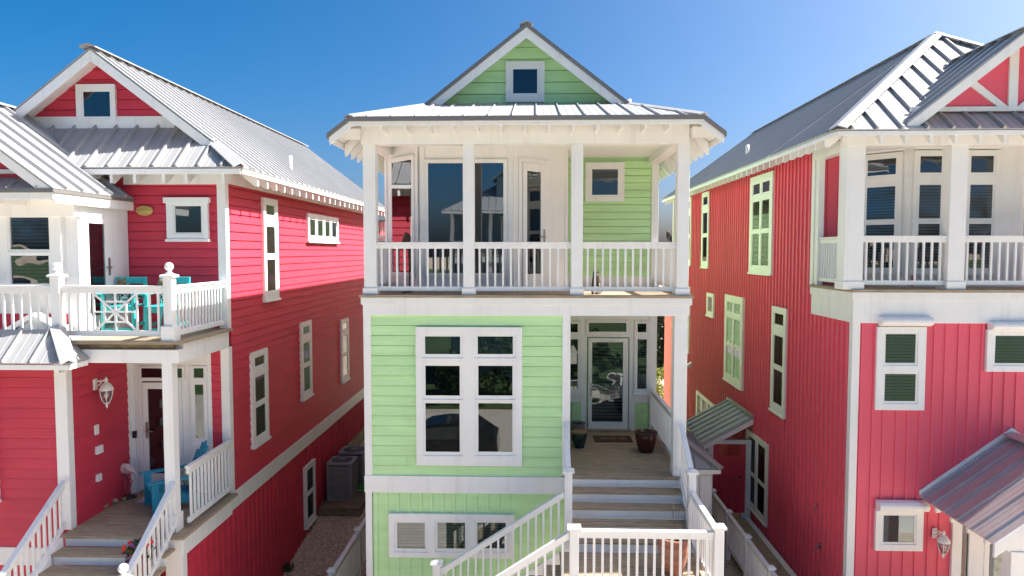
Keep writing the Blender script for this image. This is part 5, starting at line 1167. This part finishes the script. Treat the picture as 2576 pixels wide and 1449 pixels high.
mb = MB(); leaf_cloud(mb, (x, y, zt + .33), (.2, .2, .17), 260, .025, .05); mb.build('foliage', 'leaf', t)
for k in range(14):
    a = random.uniform(0, 6.28); p = V((x + .2 * math.cos(a) * random.uniform(.6, 1), y - abs(.2 * math.sin(a)) * random.uniform(.3, 1), zt + random.uniform(.22, .5)))
    mb = MB()
    for j in range(5): b = j * 1.2566; mb.ball(p + V((.018 * math.cos(b), -.005, .018 * math.sin(b))), .016, 6, (1, .5, 1))
    mb.build('flower', 'flower_red' if k < 9 else 'flower_purple', t)
x, y, zt = LXg + .2, 13.35, -6.46
t = thing('weed', 'small dark green weed growing in gravel by the crimson wall', 'plant', (x, y, zt)); mb = MB(); leaf_cloud(mb, (x, y, zt + .07), (.13, .13, .09), 120, .02, .045); mb.build('foliage', 'leaf_dark', t)

FLAG[0] = False
for o, k in FAR: q = SC * (1.0366 if k == 2 else 1); o.location = OFF + (o.location - OFF) * q; o.scale = (q, q, q)

# ---------------------------------------------------------------- ground, street, trees, the house across the street
def gh(x, y):
    if x > -2.5: return -8.2 + 1.25 * min(1, max(0, (x - 1) / 2)) * min(1, max(0, (y - 5) / 3))
    return -8.2 + max(0, min(1.4, .145 * (y - 14.7)))
gm = mat('shell_gravel', (.62, .49, .36), .95, var=.4, vscale=9, bump=.8, bscale=45, col2=(.34, .25, .17)); M['gravel'] = gm
M['pebble'] = mat('pebbles', (.68, .54, .41), .9, var=.6, vscale=11, col2=(.34, .24, .16))
M['pave'] = mat('lightened_street', (.58, .53, .45), .9, var=.12, vscale=.6, bump=.3, bscale=30); M['grass'] = mat('grass', (.07, .12, .03), .9, var=.4, vscale=2)  # street paving lightened so sunlit ground fills the shaded fronts
mb = MB(); xs = [-900, -200, -60, -30, -20, -14, -10] + [-8 + k * .5 for k in range(15)] + [0, 2, 4, 6, 10, 20, 40, 100, 300, 900]; ys = [-900, -200, -60, -30, -15, -8, 0, 4] + [6 + k * .7 for k in range(28)] + [27, 32, 45, 80, 200, 900]
nx = len(xs)
for y in ys:
    for x in xs: mb.v.append(V((x, y, gh(x, y))))
for j in range(len(ys) - 1):
    for i in range(nx - 1): mb.f.append((j * nx + i, j * nx + i + 1, (j + 1) * nx + i + 1, (j + 1) * nx + i))
struct(mb.build('ground', 'gravel', origin=(0, 0, -8.2)))
mb = MB(); mb.box(-80, 80, -11, 5.5, -8.5, -8.18); struct(mb.build('street', 'pave'))
mb = MB(); mb.box(-300, 300, -300, -11.2, -8.5, -8.17); struct(mb.build('lawn', 'grass'))
mb = MB()
for k in range(66): mb.box(4.46, 5.46, 7.6 + k * .145, 7.738 + k * .145, -6.79, -6.75 + random.uniform(-.003, .003))
struct(mb.build('boardwalk', 'deck'))
mb = MB(); mb.box(5.36, 5.49, 7.6, 17.2, -6.80, -6.742); struct(mb.build('boardwalk_edge', 'white'))
# loose shell gravel in the alley
bm = bmesh.new(); bmesh.ops.create_icosphere(bm, subdivisions=1, radius=1); iv = [v.co.copy() for v in bm.verts]; iff = [tuple(v.index for v in f.verts) for f in bm.faces]; bm.free()
mb = MB()
for k in range(12500):
    x = random.uniform(-6.15, -2.95); y = 14.8 + 8.4 * random.random() ** 1.25
    r = random.uniform(.016, .038); c = V((x, y, gh(x, y) + r * .3)); rot = Matrix.Rotation(random.uniform(0, 6.28), 3, 'Z'); sc = (random.uniform(.8, 1.4), random.uniform(.7, 1.1), random.uniform(.45, .8)); i = len(mb.v)
    mb.v += [c + rot @ V((v.x * r * sc[0], v.y * r * sc[1], v.z * r * sc[2])) for v in iv]; mb.f += [tuple(i + q for q in f) for f in iff]
stuff(mb.build('loose_gravel', 'pebble'), 'pale tan shell gravel covering the alley beside the crimson house', 'gravel')

def tree(x, y, h, cr, label, m, n=2600, leaf=(.10, .22), trunk=.14, group=None, cat='tree', name='tree', low=.35):
    t = thing(name, label, cat, (x, y, -8.2 if y < 0 else -6.95), group); z0 = -8.2 if y < 0 else -6.95; rnd = random.Random(int(x * 31 + y * 17))
    mb = MB(); mb.tube([(x, y, z0 - .1), (x + .06, y, z0 + h * .3), (x - .05, y + .05, z0 + h * .6), (x, y, z0 + h * .85)], [trunk * 1.3, trunk, trunk * .65, trunk * .25], 10)
    for k in range(9):
        a = k * 2.4; zb = z0 + h * (.3 + .05 * k); e = V((x + cr * .7 * math.cos(a), y + cr * .7 * math.sin(a), zb + h * .18)); mb.tube([(x, y, zb), V((x, y, zb)).lerp(e, .5) + V((0, 0, .05 * h)), e], [trunk * .4, trunk * .25, trunk * .08], 7)
    mb.build('trunk', 'bark', t)
    mb = MB()
    for k in range(26):
        a = rnd.uniform(0, 6.28); q = rnd.random() ** .5; zz = z0 + h * (low + (1 - low) * rnd.random()); rr = cr * q * math.sqrt(max(.1, 1 - ((zz - z0) / h - .6) ** 2 * 2.8)); leaf_cloud(mb, (x + rr * math.cos(a), y + rr * math.sin(a), zz), (cr * .36, cr * .36, cr * .26), n // 26, *leaf)
    mb.build('crown', m, t)
tree(7.6, 39, 4.4, 2.3, 'dark evergreen tree glimpsed beyond the gap right of the lime house', 'leaf_dark', 9000, (.08, .18), low=.1)
tree(5.9, 29.8, 1.9, 1.25, 'yellow green bush glimpsed low beyond the gap right of the lime house', 'leaf_bright', 9000, (.03, .07), .04, cat='bush', name='bush', low=.02)
tree(9.8, 42, 3.9, 2.4, 'olive tree farther back beside the dark evergreen', 'leaf', 6000, (.08, .18), low=.1)
for i, (x, y, h, lb) in enumerate(((-13, -17, 6.5, 'leafy green tree across the street, leftmost of the reflected row'), (-9, -15.5, 4.5, 'low leafy tree across the street, beside the grey blue house'), (9, -16, 5.5, 'leafy green tree across the street, right of the grey blue house'), (-3.2, -13.6, 3.6, 'bushy green tree in front of the grey blue house, left of its middle'), (2.4, -13.8, 3.4, 'bushy green tree in front of the grey blue house, right of its middle'))):
    tree(x, y, h, 2.2, lb, 'leaf', 2600, (.12, .26), group='trees across the street', low=.15)
def opposite():
    M['greyblue'] = mat('grey_blue_siding', (.16, .25, .30), .6, var=.08)
    x0, x1, yf = -5.2, 2.2, -17.0
    H = thing('house', 'grey blue house with white porch railings across the street, seen in window reflections', 'house', ((x0 + x1) / 2, yf, -6.9))
    part(H, 'wall', 'greyblue', (x0, x1, yf - 9, yf - 1.6, -8.3, 2.6), bevel=0)
    FO = Fr((0, yf - 1.6, 0), (-1, 0)); mb = MB(); siding(mb, FO, -x1, -x0, -6.9, 2.6, .2); mb.build('lap_siding', 'greyblue', H)
    for z in (-3.6, -.3):
        part(H, 'porch_floor', 'deck', (x0 - .1, x1 + .1, yf - 1.6, yf + .1, z - .1, z)); part(H, 'rim_board', 'white', (x0 - .12, x1 + .12, yf + .101, yf + .15, z - .4, z - .02))
        for k in range(4): part(H, 'porch_post', 'white', (x0 + (x1 - x0 - .2) * k / 3, x0 + (x1 - x0 - .2) * k / 3 + .2, yf - .1, yf + .1, z, z + 2.9))
        for k in range(3): a = x0 + (x1 - x0 - .2) * k / 3 + .2; railing(H, (a, yf, z), (a + (x1 - x0 - .2) / 3 - .2, yf, z), .95, .1, .14, .045)
        for k in range(3): a = -(x0 + 1.2 + k * 2.4); window(H, FO, (a - .55, z + .5, a + .55, z + 2.5), [(.1, .9, .52, .94), (.1, .9, .06, .48)], frac=True)
    xe0, xe1, ye, ze, zr = x0 - .5, x1 + .5, yf + .5, 2.55, 5.0; xm = (x0 + x1) / 2
    mb = MB(); roof_plane(mb, [(xe0, ye, ze), (xe1, ye, ze), (xm, ye - 4, zr)], (0, -4, zr - ze), .45); roof_plane(mb, [(xe0, ye, ze), (xe0, ye - 10, ze), (xm, ye - 10, zr), (xm, ye - 4, zr)], (xm - xe0, 0, zr - ze), .45, ribs=False); roof_plane(mb, [(xe1, ye, ze), (xe1, ye - 10, ze), (xm, ye - 10, zr), (xm, ye - 4, zr)], (xm - xe1, 0, zr - ze), .45, ribs=False)
    r = mb.build('roof', 'metal', H); mb = MB(); mb.box(xe0, xe1, ye - .04, ye - .01, ze - .2, ze - .03); mb.build('fascia', 'white', r)
    part(H, 'dormer_wall', 'greyblue', (xm - .9, xm + .9, ye - 3.2, ye - 1.6, ze + .6, zr - .2), bevel=0); mb = MB(); roof_plane(mb, [(xm - 1.2, ye - 1.3, zr - .4), (xm - 1.2, ye - 4, zr - .4), (xm, ye - 4, zr + .5), (xm, ye - 1.3, zr + .5)], (1.2, 0, .9), .4); roof_plane(mb, [(xm + 1.2, ye - 1.3, zr - .4), (xm + 1.2, ye - 4, zr - .4), (xm, ye - 4, zr + .5), (xm, ye - 1.3, zr + .5)], (-1.2, 0, .9), .4); mb.build('dormer_roof', 'metal', H)
opposite()

def parked_car(x, y, z):
    t = thing('parked_car', 'black car parked on the street below, seen in the lime house window', 'car', (x, y, z))
    prof = [(-2.25, .32), (-2.3, .62), (-2.2, .88), (-1.25, 1.0), (-.55, 1.50), (.2, 1.62), (1.35, 1.60), (2.05, 1.12), (2.2, 1.05), (2.25, .4), (2.1, .3), (1.75, .3), (1.65, .55), (1.35, .68), (1.05, .55), (.95, .3), (-.95, .3), (-1.05, .55), (-1.4, .68), (-1.7, .55), (-1.8, .3)]
    M['car_paint'] = mat('black_car_paint', (.012, .013, .015), .12, var=.05); M['rubber'] = mat('tyre_rubber', (.02, .02, .02), .8)
    mb = MB(); mb.prism([(x + a, y - .88, z + b) for a, b in prof], (0, 1.76, 0)); mb.build('body', 'car_paint', t, .07)
    for s in (-1, 1):
        for a in ((-1.05, -.42, .08, 1.02), (.14, 1.02, .6, 1.02)): pass
        mb = MB(); mb.prism([(x - 1.05, y + s * .885, z + 1.02), (x + .05, y + s * .885, z + 1.02), (x + .05, y + s * .885, z + 1.50), (x - .45, y + s * .885, z + 1.44)], (0, .006 * s, 0)); mb.build('side_window', 'glass_wavy', t)
        mb = MB(); mb.prism([(x + .12, y + s * .885, z + 1.02), (x + 1.7, y + s * .885, z + 1.06), (x + 1.25, y + s * .885, z + 1.5), (x + .12, y + s * .885, z + 1.5)], (0, .006 * s, 0)); mb.build('side_window', 'glass_wavy', t)
        for xw in (-1.4, 1.35):
            mb = MB(); mb.tube([(x + xw, y + s * .68, z + .34), (x + xw, y + s * .90, z + .34)], .34, 24); w = mb.build('wheel', 'rubber', t); mb = MB(); mb.tube([(x + xw, y + s * .88, z + .34), (x + xw, y + s * .915, z + .34)], .22, 16); mb.build('rim', 'steel', w)
        mb = MB(); mb.box(x - 2.28, x - 2.2, y + s * .6 - .14, y + s * .6 + .14, z + .7, z + .82); mb.build('headlight', 'lamp_white', t)
parked_car(-3.6, -2.6, -8.18)
